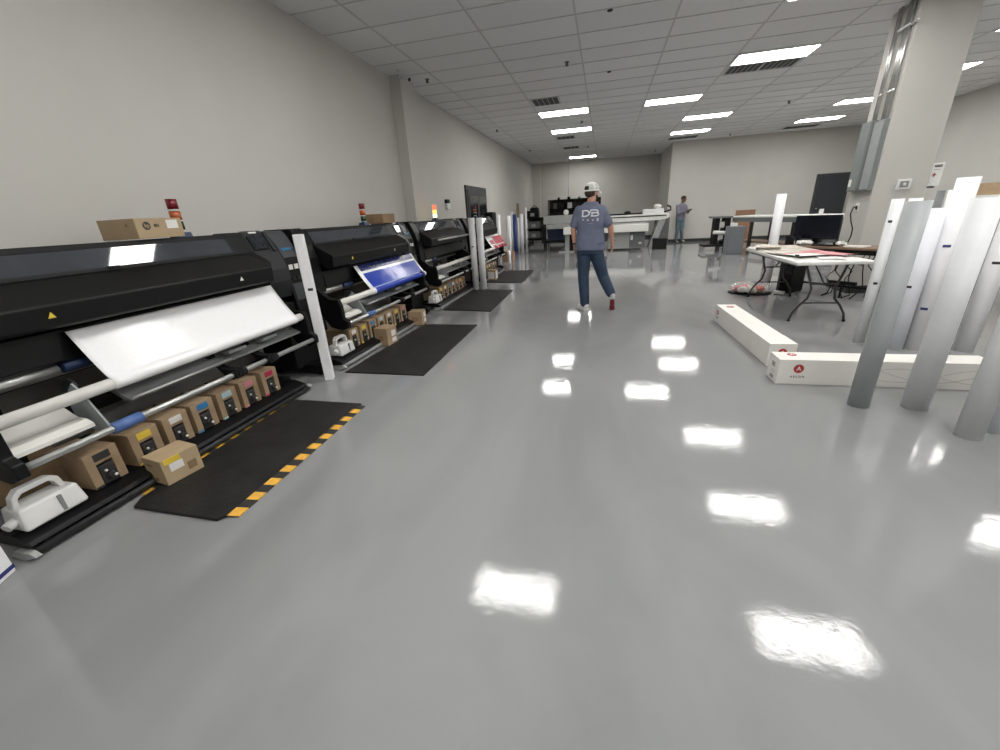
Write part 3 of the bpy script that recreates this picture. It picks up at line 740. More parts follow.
MB().box(-lx/2-.003,lx/2+.002,-ly/2-.002,-ly/2+.28,.004,lh+.002,bev=.002).build('end_sleeve',M['boxw'],t,off=(0,0,0))
logo(t,frame_mat((.0,-ly/2-.0025,.13),(1,0,0),(0,0,1)),.038)
logo(t,frame_mat((.01,ly/2-.14,lh),(1,0,0),(0,1,0)),.042,False)
logo(t,frame_mat((-lx/2-.0005,ly/2-.10,.13),(0,-1,0),(0,0,1)),.030)
t.rotation_euler=(0,0,math.radians(2.2))

# ------------------------------------------------------------------ folding table with prints
TZ=.735
t=thing('folding_table',(2.48,6.26,0),'white folding table with dark bent legs carrying printed sheets','table')
MB().box(2.12,2.86,5.33,7.17,TZ-.04,TZ,bev=.012).build('table_top',M['tablew'],t)
MB().box(2.17,2.19,5.42,7.08,TZ-.065,TZ-.04).box(2.79,2.81,5.42,7.08,TZ-.065,TZ-.04).build('rail',M['tableleg'],t)
for yy,d_ in ((5.57,1),(7.12,-1)):
    pts=[(2.25,yy,.012),(2.27,yy,.10),(2.33,yy+.0*d_,.20),(2.40,yy,.28),(2.42,yy,.40),(2.36,yy+.02*d_,.58),(2.33,yy+.03*d_,TZ-.06)]
    for sgn in (0,1):
        pp=[(x if sgn==0 else 2*2.54-x, y, z) for x,y,z in pts]
        lg=MB().path(pp,.0135,10).build('leg',M['tableleg'],t)
        MB().tube((pp[0][0],yy,0),(pp[0][0],yy,.02),.018,seg=10).build('foot_cap',M['blkm'],lg)
    MB().tube((2.35,yy,.225),(2.73,yy,.225),.010,seg=8).build('leg_brace',M['tableleg'],t)
    MB().tube((2.40,yy,.45),(2.68,yy,.45),.010,seg=8).tube((2.54,yy,.45),(2.54,yy+.38*d_,TZ-.06),.009,seg=8).build('leg_brace',M['tableleg'],t)
PG='printed sheets spread on the folding table'
def sheet(cx,cy,sx,sy,rz,z,m,label,curl=0.,bands=None):
    ca,sa=math.cos(rz),math.sin(rz)
    def fn(u,v):
        a=(u-.5)*sx; b=(v-.5)*sy
        zz=z+.004*math.sin(u*7+cx*9)*math.sin(v*6)+.004+curl*max(0,abs(v-.5)*2-.6)**2
        return (cx+a*ca-b*sa, cy+a*sa+b*ca, zz)
    return solo('printed_sheet',MB().grid(fn,14,24,bands),m,label,'sheet',PG,solidify=.0012)
bn=lambda u,v: 1 if (int(v*6)%2==0 and .08<u<.92) else 0
bn=lambda u,v: 0 if (v*5)%1<.10 or (u*2)%1<.05 else 1
sheet(2.47,6.62,.66,1.02,.05,TZ+.004,[M['paper'],M['print']],'large cream striped print over the far half of the folding table',.10,bn)
sheet(2.32,6.90,.30,.42,-.25,TZ+.010,[M['paper'],M['print']],'small cream print with curled edge at the far left corner of the folding table',.22,bn)
sheet(2.42,6.12,.52,.50,.16,TZ+.014,[M['paper'],M['print']],'pale banded print across the middle of the folding table',.06,bn)
sheet(2.68,5.98,.24,.62,.30,TZ+.020,[M['pink']],'pink and red sheet lying on the folding table',.06)
sheet(2.40,5.84,.34,.34,.30,TZ+.022,[M['paper'],M['pink']],'white sheet edged in pink beside the pink and red sheet',.05,lambda u,v:1 if v>.86 or u>.9 else 0)
sheet(2.56,5.62,.24,.30,-.2,TZ+.004,[M['paper']],'plain white sheet at the near end of the folding table',.01)
solo('tape_roll',MB().pipe((2.235,5.66,TZ+.024),(2.235,5.66,TZ+.046),.022,.012),[M['ink'],M['ink']],'tiny black roll of tape near the folding table edge','tape')

# bag under the table
t=thing('plastic_bag',(2.36,7.35,0),'clear plastic bag with red contents lying under the folding table','bag')
random.seed(3)
mb=MB().ball((2.36,7.45,.085),(.30,.26,.085),u=32,v=16)
for v in mb.bm.verts: v.co += Vector((random.uniform(-.02,.02),random.uniform(-.02,.02),random.uniform(-.012,.02)))
for v in mb.bm.verts: v.co.z=max(v.co.z,.016)
mb.build('bag_film',M['bag'],t)
for i in range(7):
    a=random.random()*6.28; MB().ball((2.34+.15*math.cos(a),7.40+.12*math.sin(a),.07),(.085,.07,.052),u=10,v=8).build('contents',M['bagred'] if i%3 else M['paper'],t)
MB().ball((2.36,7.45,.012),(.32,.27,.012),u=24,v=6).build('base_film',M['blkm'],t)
solo('crumpled_tube',MB().tube((2.66,7.30,.035),(2.78,7.22,.03),.03),M['paper'],'short white tube lying right of the plastic bag','tube')

# ------------------------------------------------------------------ desk, monitor, computers, cables
DP=Vector((2.70,7.46,0)); DQ=Vector((3.66,6.28,0)); dd=(DQ-DP).normalized(); dn=Vector((-dd.y,dd.x,0))
if dn.x<0: dn=-dn
TD=Matrix((( dd.x,dn.x,0,DP.x),(dd.y,dn.y,0,DP.y),(0,0,1,0),(0,0,0,1)))
DL=(DQ-DP).length
t=thing('computer_desk',tuple(TD@Vector((DL/2,.25,0))),'brown laminate desk with clutter, between folding table and column','desk')
MB().box(0,DL,0,.50,.705,.735,bev=.003,T=TD).build('desk_top',M['wood'],t)
for a,b in ((.03,.03),(DL-.06,.03),(.03,.44),(DL-.06,.44)):
    MB().box(a,a+.03,b,b+.03,0,.705,T=TD).build('leg',M['tableleg'],t)
MB().box(.03,DL-.03,.03,.05,.64,.705,T=TD).box(.05,DL-.05,.455,.465,.12,.15,T=TD).build('apron',M['blkm'],t)
def onD(a,b,z): return TD@Vector((a,b,z))
t=thing('computer_monitor',tuple(onD(.27,.33,.735)),'wide black computer monitor seen on the brown desk','monitor')
TM=TD@Matrix.Translation((.27,.33,.71))
MB().box(-.31,.31,-.02,.02,.10,.44,bev=.006,T=TM).build('monitor_case',M['blkm'],t)
MB().box(-.30,.30,-.023,-.019,.115,.43,T=TM).build('screen',mat('monitor_screen',(.008,.009,.016),.18,var=.4,vscale=5),t)
MB().box(-.04,.04,.021,.04,.03,.2,T=TM).box(-.12,.12,-.03,.10,0.026,.037,T=TM).build('monitor_stand',M['blkm'],t)
for i,(a,b,l) in enumerate([(-.14,.30,'left'),(-.05,.40,'right')]):
    solo('desktop_speaker',MB().box(a+.15,a+.20,b-.25,b-.19,.735,.735+.14-.02*i,bev=.01,T=TD),M['blkm'],f'{l} small black speaker at the left end of the brown desk','speaker')
random.seed(11)
for a,b,l in [(.22,.10,'crumpled white paper at the left of the desk clutter'),(.30,.13,'crumpled white paper in the middle of the desk clutter'),(.74,.14,'crumpled paper right of the monitor on the brown desk')]:
    mb=MB().ball(onD(a,b,.765),(.07,.05,.028),u=12,v=8)
    for v in mb.bm.verts: v.co+=Vector((random.uniform(-.015,.015),random.uniform(-.015,.015),random.uniform(-.004,.02)))
    solo('crumpled_paper',mb,M['paper'],l,'paper')
solo('desk_phone',MB().box(.62,.74,.16,.30,.735,.79,bev=.01,T=TD),M['blk'],'small black device at the right of the desk clutter','device')
solo('pen_cup',MB().tube(onD(.04,.16,.735),onD(.04,.16,.85),.04),M['blkm'],'dark cup at the left end of the brown desk','cup')
solo('desk_papers',MB().box(.80,1.05,.06,.24,.735,.75,bev=.002,T=TD),M['paper'],'low stack of papers right of the black device on the desk','papers')
solo('keyboard',MB().box(.40,.66,.05,.17,.735,.752,bev=.004,T=TD),M['blk'],'black keyboard below the monitor on the brown desk','keyboard')
for a,l in ((.02,''),):
    t=thing('computer_tower',tuple(onD(a+.1,.2,0)),'black computer tower on the floor under the brown desk','computer')
    TT=TD@Matrix.Translation((a,.06,0))
    MB().box(0,.20,0,.34,.01,.45,bev=.008,T=TT).build('case',M['blk'],t)
    MB().box(.02,.18,-.004,.0,.30,.42,T=TT).build('drive_bay',M['dgrey'],t)
    MB().box(.0,.2,.02,.05,0,.01,T=TT).box(.0,.2,.28,.31,0,.01,T=TT).build('foot',M['blkm'],t)
random.seed(5)
for i in range(7):
    a=.62+.1*i
    pts=[onD(a,.30+.05*math.sin(i),.705)]
    x=a
    for k_ in range(1,7): pts.append(onD(x+random.uniform(-.05,.05),.28+random.uniform(-.06,.06),.705*(1-k_/6.5)))
    pts.append(onD(x+random.uniform(-.15,.15),.2,.012))
    solo('computer_cable',MB().path(pts,.007,6),M['blkm'],'black cable hanging below the brown desk in the tangle','cable','tangled cables under the desk')
solo('power_strip',MB().box(.66,1.0,.20,.26,.20,.245,bev=.005,T=TD).box(.82,.84,.22,.24,0,.20,T=TD),M['blkm'],'black power strip in the cable tangle under the desk','power strip')
c0=(3.652,7.62,1.23)
solo('power_cable',MB().path([c0,(3.60,7.58,1.24),(3.52,7.45,1.15),(3.50,7.35,1.05),(3.52,7.30,.95),(3.50,7.25,.85),(3.46,7.22,.742)],.008,8),M['blkm'],'black power cord curving from the column outlet down to the desk','cord')
t=thing('wall_outlet',(3.67,7.62,1.18),'power outlet low on the left face of the column','outlet')
MB().box(3.66,3.67,7.58,7.66,1.17,1.29,bev=.002).build('cover_plate',M['white'],t)
MB().box(3.653,3.66,7.60,7.64,1.20,1.25).build('plug',M['blkm'],t)

# ------------------------------------------------------------------ column fittings
t=thing('electrical_panel',(3.60,7.50,1.45),'grey electrical panel box on the near part of the column side','electrical panel','electrical panels on the column')
MB().box(3.615,3.67,7.36,7.60,1.45,2.33,bev=.006).build('cabinet',M['panel'],t)
MB().box(3.607,3.615,7.375,7.585,1.47,2.31,bev=.003).build('door',mat('panel_grey_light',(.29,.31,.31),.4,var=.06),t)
t=thing('electrical_panel',(3.60,7.78,1.45),'darker grey electrical panel box on the far part of the column side','electrical panel','electrical panels on the column')
MB().box(3.595,3.67,7.62,7.88,1.45,2.36,bev=.006).build('cabinet',M['panel'],t)
dr=MB().box(3.587,3.595,7.635,7.865,1.47,2.34,bev=.003).build('door',M['panel'],t)
MB().box(3.583,3.587,7.78,7.85,1.52,1.62).build('sticker',M['paper'],dr)
for y,x,r_,l in [(7.40,3.64,.016,'nearest bright conduit running up the column side'),(7.46,3.64,.014,'second bright conduit running up the column side'),(7.52,3.645,.012,'thin middle conduit running up the column side'),(7.66,3.64,.016,'far conduit above the darker panel'),(7.73,3.645,.012,'farthest thin conduit above the darker panel')]:
    t=thing('conduit_pipe',(x,y,2.33),l,'conduit','metal conduits on the column')
    MB().tube((x,y,2.33 if y<7.6 else 2.36),(x,y,ZC),r_,seg=14).build('pipe',M['galv'],t)
    MB().tube((x,y,2.64),(x,y,2.68),r_*1.25,seg=14).build('coupling',M['galv'],t)
solo('conduit_strap',MB().box(3.61,3.67,7.34,7.60,3.34,3.365).path([(3.63,7.34,3.35),(3.66,7.25,3.37)],.012,8),M['ventm'],'metal strap bracket holding the conduits high on the column','bracket')
t=thing('thermostat',(4.01,7.33,1.44),'small white framed switch box on the front of the column','switch')
MB().box(3.93,4.09,7.318,7.34,1.44,1.57,bev=.004).build('cover_plate',M['white'],t)
MB().box(3.96,4.06,7.312,7.318,1.465,1.545).build('window',M['greyplate'],t)
MB().ball((4.01,7.31,1.505),(.02,.006,.02)).build('switch_knob',M['white'],t)
# first aid cabinet on the column's right side
t=thing('first_aid_cabinet',(4.37,7.48,1.46),'small white first aid cabinet with red cross on the right side of the column','cabinet')
MB().box(4.30,4.435,7.355,7.62,1.46,1.745,bev=.006).build('cabinet',M['white'],t)
MB().box(4.325,4.405,7.351,7.355,1.695,1.722).build('header_label',M['ink'],t)
text_mb('FIRST AID',.015,frame_mat((4.365,7.350,1.709),(1,0,0),(0,0,1)),thick=.0004).build('header_text',M['white'],t)
MB().box(4.325,4.395,7.352,7.355,1.660,1.667).build('print_line',M['greyline'],t)
MB().box(4.337,4.349,7.351,7.355,1.575,1.625).box(4.320,4.366,7.351,7.355,1.594,1.606).build('red_cross',M['redlogo'],t)
MB().box(4.31,4.40,7.37,7.60,1.435,1.46,bev=.004).build('lower_block',M['machd'],t)  # dark grey block below the cabinet
# brown box & shelf in the right distance
t=thing('shelf_unit',(8.2,11.3,0),'low pale shelf against the right wall holding a brown box','shelf')
MB().box(7.75,8.7,10.9,12.4,1.20,1.25,bev=.004).build('shelf_top',M['tablew'],t)
for a in (7.8,8.6):
    for b in (10.95,12.3): MB().box(a,a+.05,b,b+.05,0,1.2).build('leg',M['mach'],t)
carton(8.3,11.65,.55,1.2,.24,0,1.25,M['card'],'brown cardboard box lying on the pale shelf at the right edge')

# ------------------------------------------------------------------ far right roll table, cabinet, boards
P=Vector((3.80,14.55,0)); Q=Vector((5.18,11.15,0)); e=(Q-P).normalized(); n=Vector((-e.y,e.x,0)); 
TB=Matrix(((e.x,n.x,0,P.x),(e.y,n.y,0,P.y),(0,0,1,0),(0,0,0,1))); BL=(Q-P).length
t=thing('cutting_table',(4.5,12.9,0),'long white topped work table crossing the room before the far wall','table')
MB().box(0,BL,0,.75,.96,1.0,bev=.006,T=TB).build('table_top',M['machw'],t)
MB().box(.02,BL-.02,-.01,.04,.84,.955,T=TB).build('front_apron',M['machd'],t)
MB().box(.02,BL-.02,.1,.70,.26,.30,T=TB).build('lower_shelf',M['wood'],t)
for a in (.75,1.55,2.45,BL-.12):
    for b in (.02,.66): MB().box(a,a+.07,b,b+.07,0,.96,T=TB).build('leg',M['tableleg'],t)
MB().box(BL-.02,BL+.02,.0,.75,.90,1.02,T=TB).build('end_rail',M['machw'],t)
solo('small_holder',MB().box(BL-1.0,BL-.93,.3,.36,1.0,1.13,T=TB),M['white'],'small white holder standing on the white topped work table','holder')
t=thing('roll_stand',(3.45,14.6,0),'black stand with white roll ends at the left end of the work table','stand')
MB().box(3.32,3.44,14.45,14.9,.18,.97,bev=.01).build('side_frame',M['blkm'],t)
MB().box(3.58,3.74,14.45,14.9,.0,.97,bev=.01).build('side_frame',M['blkm'],t)
MB().box(3.22,3.76,14.35,15.0,.96,1.01,bev=.01).build('top_tray',M['machd'],t)
MB().box(3.02,3.78,14.30,14.95,.14,.19,bev=.005).build('base_plate',M['blkm'],t)
MB().box(3.02,3.10,14.3,14.9,0,.14)  .box(3.5,3.57,14.3,14.9,0,.14).build('foot',M['mach'],t)
for z in (.76,.40): solo('paper_roll',MB().tube((3.44,14.55,z),(3.58,14.55,z),.10),M['paper'],'white paper roll end held in the '+('upper' if z>.5 else 'lower')+' slot of the black stand','paper roll')
solo('rolled_print',MB().tube((3.27,14.38,.56),(3.60,14.35,.53),.055),M['machw'],'pale rolled print lying across the black stand','roll')
t=thing('filing_cabinet',(3.7,13.2,0),'plain grey cabinet standing in front of the work table','cabinet')
MB().box(3.41,3.82,13.2,13.6,.0,.76,bev=.008).build('cabinet',M['cab'],t)
MB().box(3.425,3.805,13.192,13.2,.04,.745,bev=.003).build('door',M['cab'],t)
solo('brown_board',MB().box(4.42,5.02,16.6,16.66,0,1.12),M['cardred'],'upright brown board standing behind the work table','board')
solo('white_item',MB().box(3.50,3.66,13.4,13.5,.76,.84,bev=.01),M['white'],'small white item lying on the grey cabinet','item')

# ------------------------------------------------------------------ flatbed printer in the alcove
t=thing('flatbed_printer',(0,16.2,0),'large grey and white flatbed printer behind the walking man','printer')
MB().box(-1.42,1.48,15.5,17.6,.62,.87,bev=.02).build('bed',M['machw'],t)
MB().box(-1.36,1.42,15.6,17.5,.87,.90).build('bed_surface',M['mach'],t)
g_=MB().prism([(-1.2,.93),(-1.2,1.16),(2.20,1.16),(2.27,1.12),(2.22,.99),(1.95,.93)],16.55,17.15,axis='y',bev=.01).build('gantry',M['machw'],t)
MB().box(-.9,2.15,16.53,16.56,1.07,1.105).build('slot',M['blkm'],g_)
c=MB().box(-2.25,-.95,16.35,17.2,.98,1.27,bev=.02).build('carriage_cover',M['mach'],t)
MB().box(-2.1,-.95,16.3,17.1,.80,.97,bev=.02).build('carriage_base',M['mach'],t)
MB().path([(-.3,16.95,1.18),(1.1,16.95,1.18),(2.2,17.12,1.20),(2.36,17.12,1.26),(2.34,17.12,1.36),(2.22,17.12,1.41)],.032,8).build('cable_chain',M['blkm'],t)
MB().box(.15,.88,15.75,17.3,.05,.62,bev=.01).build('base_cabinet',M['mach'],t)
b=MB().box(.88,1.40,15.75,17.3,.10,.62,bev=.01).build('base_cabinet',M['machd'],t)
MB().box(.92,1.0,15.742,15.75,.34,.5).box(1.2,1.3,15.742,15.75,.2,.26).build('label',M['paper'],b)
MB().box(.3,.4,15.742,15.75,.34,.36).build('vent_slot',M['ink'],t)
MB().box(-1.38,-1.22,15.7,17.3,.02,.62,bev=.01).box(-1.6,-1.0,15.6,17.3,0,.04).build('leg',M['mach'],t)
MB().box(-1.2,-1.08,15.75,17.3,.02,.62).build('leg',M['blkm'],t)
MB().box(-1.0,.15,15.9,17.3,.35,.62).build('underframe',M['machd'],t)
MB().prism([(1.62,0),(1.85,0),(2.16,.97),(1.92,.97)],16.6,17.1,bev=.01).build('side_leg',M['mach'],t)
MB().box(1.85,2.35,17.1,17.4,.1,1.0).build('rear_cover',M['machd'],t)
solo('white_unit',MB().box(1.35,2.06,16.60,16.9,1.16,1.32,bev=.02),M['white'],'white box unit on top of the flatbed printer beam','box')
mb=MB()
random.seed(2)
mb.ball((1.85,16.75,1.39),(.14,.10,.08),u=14,v=8)
for v in mb.bm.verts: v.co+=Vector((random.uniform(-.02,.02),)*3)
solo('bundled_film',mb,M['paper'],'crumpled pale film lying on the white unit of the flatbed printer','film')
solo('black_helmet',MB().ball((.82,16.75,1.22),(.12,.1,.075)),M['blkm'],'black rounded item on top of the flatbed printer beam','tool')
solo('white_disc',MB().ball((-1.42,16.60,1.365),(.10,.03,.10)),M['white'],'round white disc standing on the flatbed printer left of the man','disc')
solo('black_crate',MB().box(1.68,2.12,15.55,15.95,0,.36,bev=.01),M['blkm'],'black crate on the floor at the right foot of the flatbed printer','crate')
solo('blue_bin',MB().prism([(-2.15,.36),(-2.2,.76),(-1.48,.76),(-1.53,.36)],16.9,17.3,bev=.01),M['darkblue'],'dark blue bin under the left end of the flatbed printer','bin')
solo('bin_stand',MB().box(-2.3,-1.45,16.8,17.4,.31,.35).box(-2.28,-2.24,16.82,16.86,0,.31).box(-1.5,-1.46,16.82,16.86,0,.31).box(-2.28,-2.24,17.34,17.38,0,.31).box(-1.5,-1.46,17.34,17.38,0,.31),M['blkm'],'low black stand carrying the dark blue bin','stand')
solo('gauge_dial',MB().tube((-1.77,YF-.06,1.30),(-1.77,YF-.02,1.30),.09),M['white'],'round white gauge at the foot of the pipe on the back wall','gauge')
# shelving racks in the alcove's left corner
def rack(x0,x1,y0,y1,zs,label,name='storage_rack'):
    t=thing(name,((x0+x1)/2,(y0+y1)/2,0),label,'rack')
    for x in (x0,x1-.04):
        for y in (y0,y1-.04): MB().box(x,x+.04,y,y+.04,0,zs[-1]+.02).build('post',M['blkm'],t)
    for z in zs: MB().box(x0,x1,y0,y1,z,z+.03).build('shelf',M['blkm'],t)
    MB().box(x0,x1,y1,y1+.01,.2,zs[-1]+.02).build('back_panel',M['machdd'],t)
    return t
rack(-3.45,-2.62,19.3,19.9,(.30,.72,1.18),'black shelving unit holding boxes in the far left corner')
for x,z,l in ((-3.1,.33,'dark box on the bottom shelf of the corner rack'),(-3.1,.75,'dark box on the middle shelf of the corner rack'),(-3.15,1.21,'black box with white label on top of the corner rack')):
    t=thing('storage_box',(x,19.6,z),l,'box','boxes on the corner rack')
    MB().box(x-.25,x+.25,19.35,19.85,z,z+.30,bev=.02).build('box_body',M['machd'] if z<1 else M['blkm'],t)
    MB().box(x-.10,x+.08,19.345,19.35,z+.06,z+.20).build('label',M['mach'],t)
solo('black_hood',MB().ball((-3.1,19.6,1.56),(.22,.2,.09)).path([(-3.25,19.6,1.60),(-3.1,19.6,1.74),(-2.95,19.6,1.60)],.015,8),M['blkm'],'black rounded case with handle on the labelled box of the corner rack','case')
rack(-2.62,-.2,20.6,21.2,(.5,1.05,1.50,1.90),'long dark shelving rack against the alcove back wall','storage_rack')
random.seed(9)
for i in range(14):
    z=(1.08,1.53,1.93)[i%3]; x=-2.45+.16*i; s=random.uniform(.07,.13); h=random.uniform(.10,.28 if z<1.9 else .10)
    m=[M['blkm'],M['machd'],M['dgrey'],M['greyplate'],M['blkm']][i%5]
    lv={1.08:'middle',1.53:'upper',1.93:'top'}[z]
    pn=['far left','left','left','left centre','left centre','left centre','centre','centre','centre','right centre','right centre','right centre','right','far right'][i]
    q=MB().box(x-s,x+s*.8,20.7,20.95,z,z+h,bev=.015) if i%2 else MB().tube((x,20.82,z),(x,20.82,z+h),s*.9,s*.7)
    solo('stored_item',q,m,f'dark stored item at the {pn} of the {lv} shelf on the long rack','item','items on the long rack')
solo('white_tin',MB().box(-1.70,-1.50,20.62,20.68,1.53,1.78,bev=.01),M['machw'],'small white tin on the upper shelf of the long rack','tin')
t=thing('switch_plate',(.75,YF,1.6),'pair of light switch plates on the alcove back wall','switch')
for x in (.62,.86): MB().box(x-.05,x+.05,YF-.012,YF,1.62,1.80,bev=.003).build('switch_plate',M['wall'],t)
t=thing('dispenser',(-3.50,9.5,1.62),'small white dispenser with black top on the left wall beyond the pier','dispenser')
MB().box(XL,XL+.06,9.40,9.60,1.60,1.72,bev=.005).build('case',M['white'],t)
MB().box(XL,XL+.07,9.38,9.55,1.72,1.80,bev=.005).build('cover',M['blkm'],t)

# ------------------------------------------------------------------ people
def remesh(o,vox,smooth=4):
    r=o.modifiers.new('skin','REMESH'); r.mode='VOXEL'; r.voxel_size=vox; r.use_smooth_shade=True
    s=o.modifiers.new('smooth','SMOOTH'); s.iterations=smooth; s.factor=.5
    return o
def hand(mb,w,d,side,fwd,L=.185):
    """hand hanging from wrist w along unit d; fwd = direction of the palm's thumb side; side = palm normal"""
    w=Vector(w);d=Vector(d).normalized();f=Vector(fwd);f=(f-d*f.dot(d)).normalized();s=Vector(side);s=(s-d*s.dot(d)-f*s.dot(f)).normalized()
    c=w+d*.055
    Tm=Matrix((f*1,s*1,d*1)).transposed()
    mb.ball(c,(.041,.018,.056),T=Tm)
    for i,(o,l) in enumerate([(.030,.070),(.011,.080),(-.009,.074),(-.028,.058)]):
        b=w+d*(.095-.004*abs(i-1))+f*o
        m=b+d*l*.5+s*.006; e=b+d*l*.92+s*.026
        mb.cap(b-d*.02,m,.0095,.0088); mb.cap(m,e,.0088,.0072)
    b=w+d*.03+f*.030; m=b+d*.035+f*.024+s*.008; e=m+d*.032+f*.004+s*.008
    mb.cap(b,m,.012,.0105); mb.cap(m,e,.0105,.0085)
def head(mb,c,yaw,sc=1.):
    R=Matrix.Rotation(yaw,3,'Z')
    c=Vector(c)
    def B(p,r): mb.ball(c+R@Vector(p)*sc,tuple(q*sc for q in r),T=R,u=20,v=14)
    B((0,-.005,.03),(.074,.094,.088))       # cranium (face towards +y)
    B((0,.025,-.045),(.056,.066,.066))      # jaw
    B((0,.066,-.082),(.026,.022,.020))      # chin
    B((0,.094,-.012),(.011,.017,.024)); B((0,.104,-.026),(.014,.013,.011))   # nose
    B((0,.082,-.052),(.024,.010,.006)); B((0,.080,-.062),(.022,.010,.007))   # lips
    B((0,.078,.022),(.050,.018,.012))       # brow
    for s_ in (-1,1):
        B((s_*.076,-.004,-.008),(.010,.018,.030))  # ears
        B((s_*.030,.080,.005),(.013,.010,.009))    # eyes
        B((s_*.036,.060,-.03),(.024,.022,.024))    # cheeks
    return R

# ---- walking man
man=thing('person',(-.16,6.2,0),'man walking away in a blue-grey T-shirt, dark jeans and white cap','person')
b=MB()
hc=Vector((-.185,6.215,1.620)); yaw=math.radians(-42)
head(b,hc,yaw)
b.cap((-.195,6.19,1.45),(-.175,6.205,1.57),.062,.055)
b.loft([((-.19,6.2,.90),.15,.10),((-.19,6.2,1.15),.14,.095),((-.19,6.2,1.36),.14,.09),((-.19,6.2,1.44),.07,.05)])
# arms
b.cap((-.360,6.20,1.36),(-.425,6.17,1.165),.040,.040); b.cap((-.425,6.17,1.165),(-.405,6.21,.945),.041,.027)
b.cap((-.020,6.20,1.36),(.085,6.18,1.165),.040,.042); b.cap((.085,6.18,1.165),(.118,6.25,.960),.043,.028)
hand(b,(-.405,6.215,.95),(.03,.04,-1),(1,.1,0),(.1,1,0)); hand(b,(.118,6.25,.965),(.05,.10,-1),(-1,.2,0),(-.15,1,0))
# legs to the ankles
b.cap((-.27,6.2,.88),(-.27,6.22,.49),.075,.052); b.cap((-.27,6.22,.49),(-.245,6.17,.09),.050,.034)
b.cap((-.09,6.2,.88),(.015,6.24,.49),.075,.052); b.cap((.015,6.24,.49),(.145,6.11,.23),.050,.034)
b.cap((-.245,6.17,.09),(-.28,6.29,.05),.034,.03); b.cap((.145,6.11,.23),(.155,6.16,.12),.034,.03)
o=b.build('body',M['skin'],man); remesh(o,.0062,3)
# T-shirt
s=MB()
s.loft([((-.190,6.20,.868),.216,.145),((-.190,6.20,.90),.220,.150),((-.188,6.20,1.0),.202,.142),((-.19,6.195,1.15),.188,.130),((-.195,6.19,1.28),.200,.132),((-.195,6.19,1.38),.205,.126),((-.195,6.19,1.43),.185,.108),((-.195,6.19,1.475),.115,.078),((-.193,6.19,1.51),.075,.068)],seg=36)
s.cap((-.345,6.19,1.395),(-.405,6.178,1.22),.076,.066); s.cap((-.045,6.19,1.39),(.045,6.180,1.225),.076,.068)
for px,pz,q in ((-.33,.93,.3),(-.20,.90,-.2),(-.08,.96,.25)):
    s.cap((px,6.075,pz),(px+.10,6.075,pz+.05*q),.014,.010)
sh=s.build('t_shirt',M['shirt'],man); remesh(sh,.009,5)
def on_back(body,size,cx,cz,bold,name,xs=1.):
    T=frame_mat((cx,6.062,cz),(1,0,0),(0,0,1)); T=T@Matrix.Diagonal((xs,1,1,1))
    mb=text_mb(body,size,T,bold=bold,thick=0,cuts=3)
    o=mb.build(name,bpy.data.materials['shirt_print'],sh)
    w=o.modifiers.new('wrap','SHRINKWRAP'); w.target=sh; w.wrap_method='NEAREST_SURFACEPOINT'; w.offset=.005; w.wrap_mode='ABOVE_SURFACE'
def stroke(pts,w,name):
    # flat stroke following the shirt back; pts are (x,z)
    mb=MB(); P_=[Vector((p[0],p[1])) for p in pts]; prev=None; n=len(P_)
    for i,p in enumerate(P_):
        d=(P_[min(i+1,n-1)]-P_[max(i-1,0)]).normalized(); q=Vector((-d.y,d.x))*w/2
        row=[mb.bm.verts.new((p.x+q.x*t_,6.062,p.y+q.y*t_)) for t_ in (-1,-.33,.33,1)]
        if prev:
            for k_ in range(3): mb.bm.faces.new((prev[k_],prev[k_+1],row[k_+1],row[k_]))
        prev=row
    bmesh.ops.recalc_face_normals(mb.bm,faces=mb.bm.faces[:])
    o=mb.build(name,bpy.data.materials['shirt_print'],sh)
    w_=o.modifiers.new('wrap','SHRINKWRAP'); w_.target=sh; w_.wrap_method='NEAREST_SURFACEPOINT'; w_.offset=.005; w_.wrap_mode='ABOVE_SURFACE'
mat('shirt_print',(.66,.67,.70),.7)
def lin(a,b,n=8): return [(a[0]+(b[0]-a[0])*i/n,a[1]+(b[1]-a[1])*i/n) for i in range(n+1)]
def el(cx,cz,rx,rz,a0,a1,n=14): return [(cx+rx*math.cos(math.radians(a0+(a1-a0)*i/n)),cz+rz*math.sin(math.radians(a0+(a1-a0)*i/n))) for i in range(n+1)]
zb=1.328
stroke(lin((-.295,zb-.008),(-.295,zb+.082)),.020,'print_letter')
stroke([(-.300,zb+.075)]+el(-.262,zb+.037,.055,.038,90,-90)+[(-.300,zb-.001)],.017,'print_letter')
stroke(lin((-.212,zb+.012),(-.182,zb+.082)),.013,'print_letter')
stroke(lin((-.168,zb+.010),(-.168,zb+.05)),.018,'print_letter')
stroke([(-.190,zb+.077)]+el(-.118,zb+.058,.032,.019,90,-90,9)+[(-.170,zb+.039)],.015,'print_letter')
stroke([(-.150,zb+.039)]+el(-.113,zb+.019,.036,.020,90,-90,9)+[(-.185,zb-.001)],.015,'print_letter')
for i,ch in enumerate('^>v8'): on_back(ch,.05,-.285+.065*i,1.275,.001,'print_icon')
on_back('-------',.02,-.185,1.235,.0,'print_line',1.5)
# jeans
j=MB()
j.loft([((-.185,6.20,.99),.165,.115),((-.185,6.20,.90),.178,.125),((-.185,6.20,.82),.182,.125)],seg=32)
for hip,kn,an,ra in (((-.270,6.20,.82),(-.272,6.21,.49),(-.240,6.17,.115),.070),((-.095,6.20,.82),(.010,6.235,.49),(.125,6.135,.27),.070)):
    j.cap(hip,kn,.102,.082); j.cap(kn,an,.082,ra)
jn=j.build('jeans',M['jeans'],man); remesh(jn,.009,4)
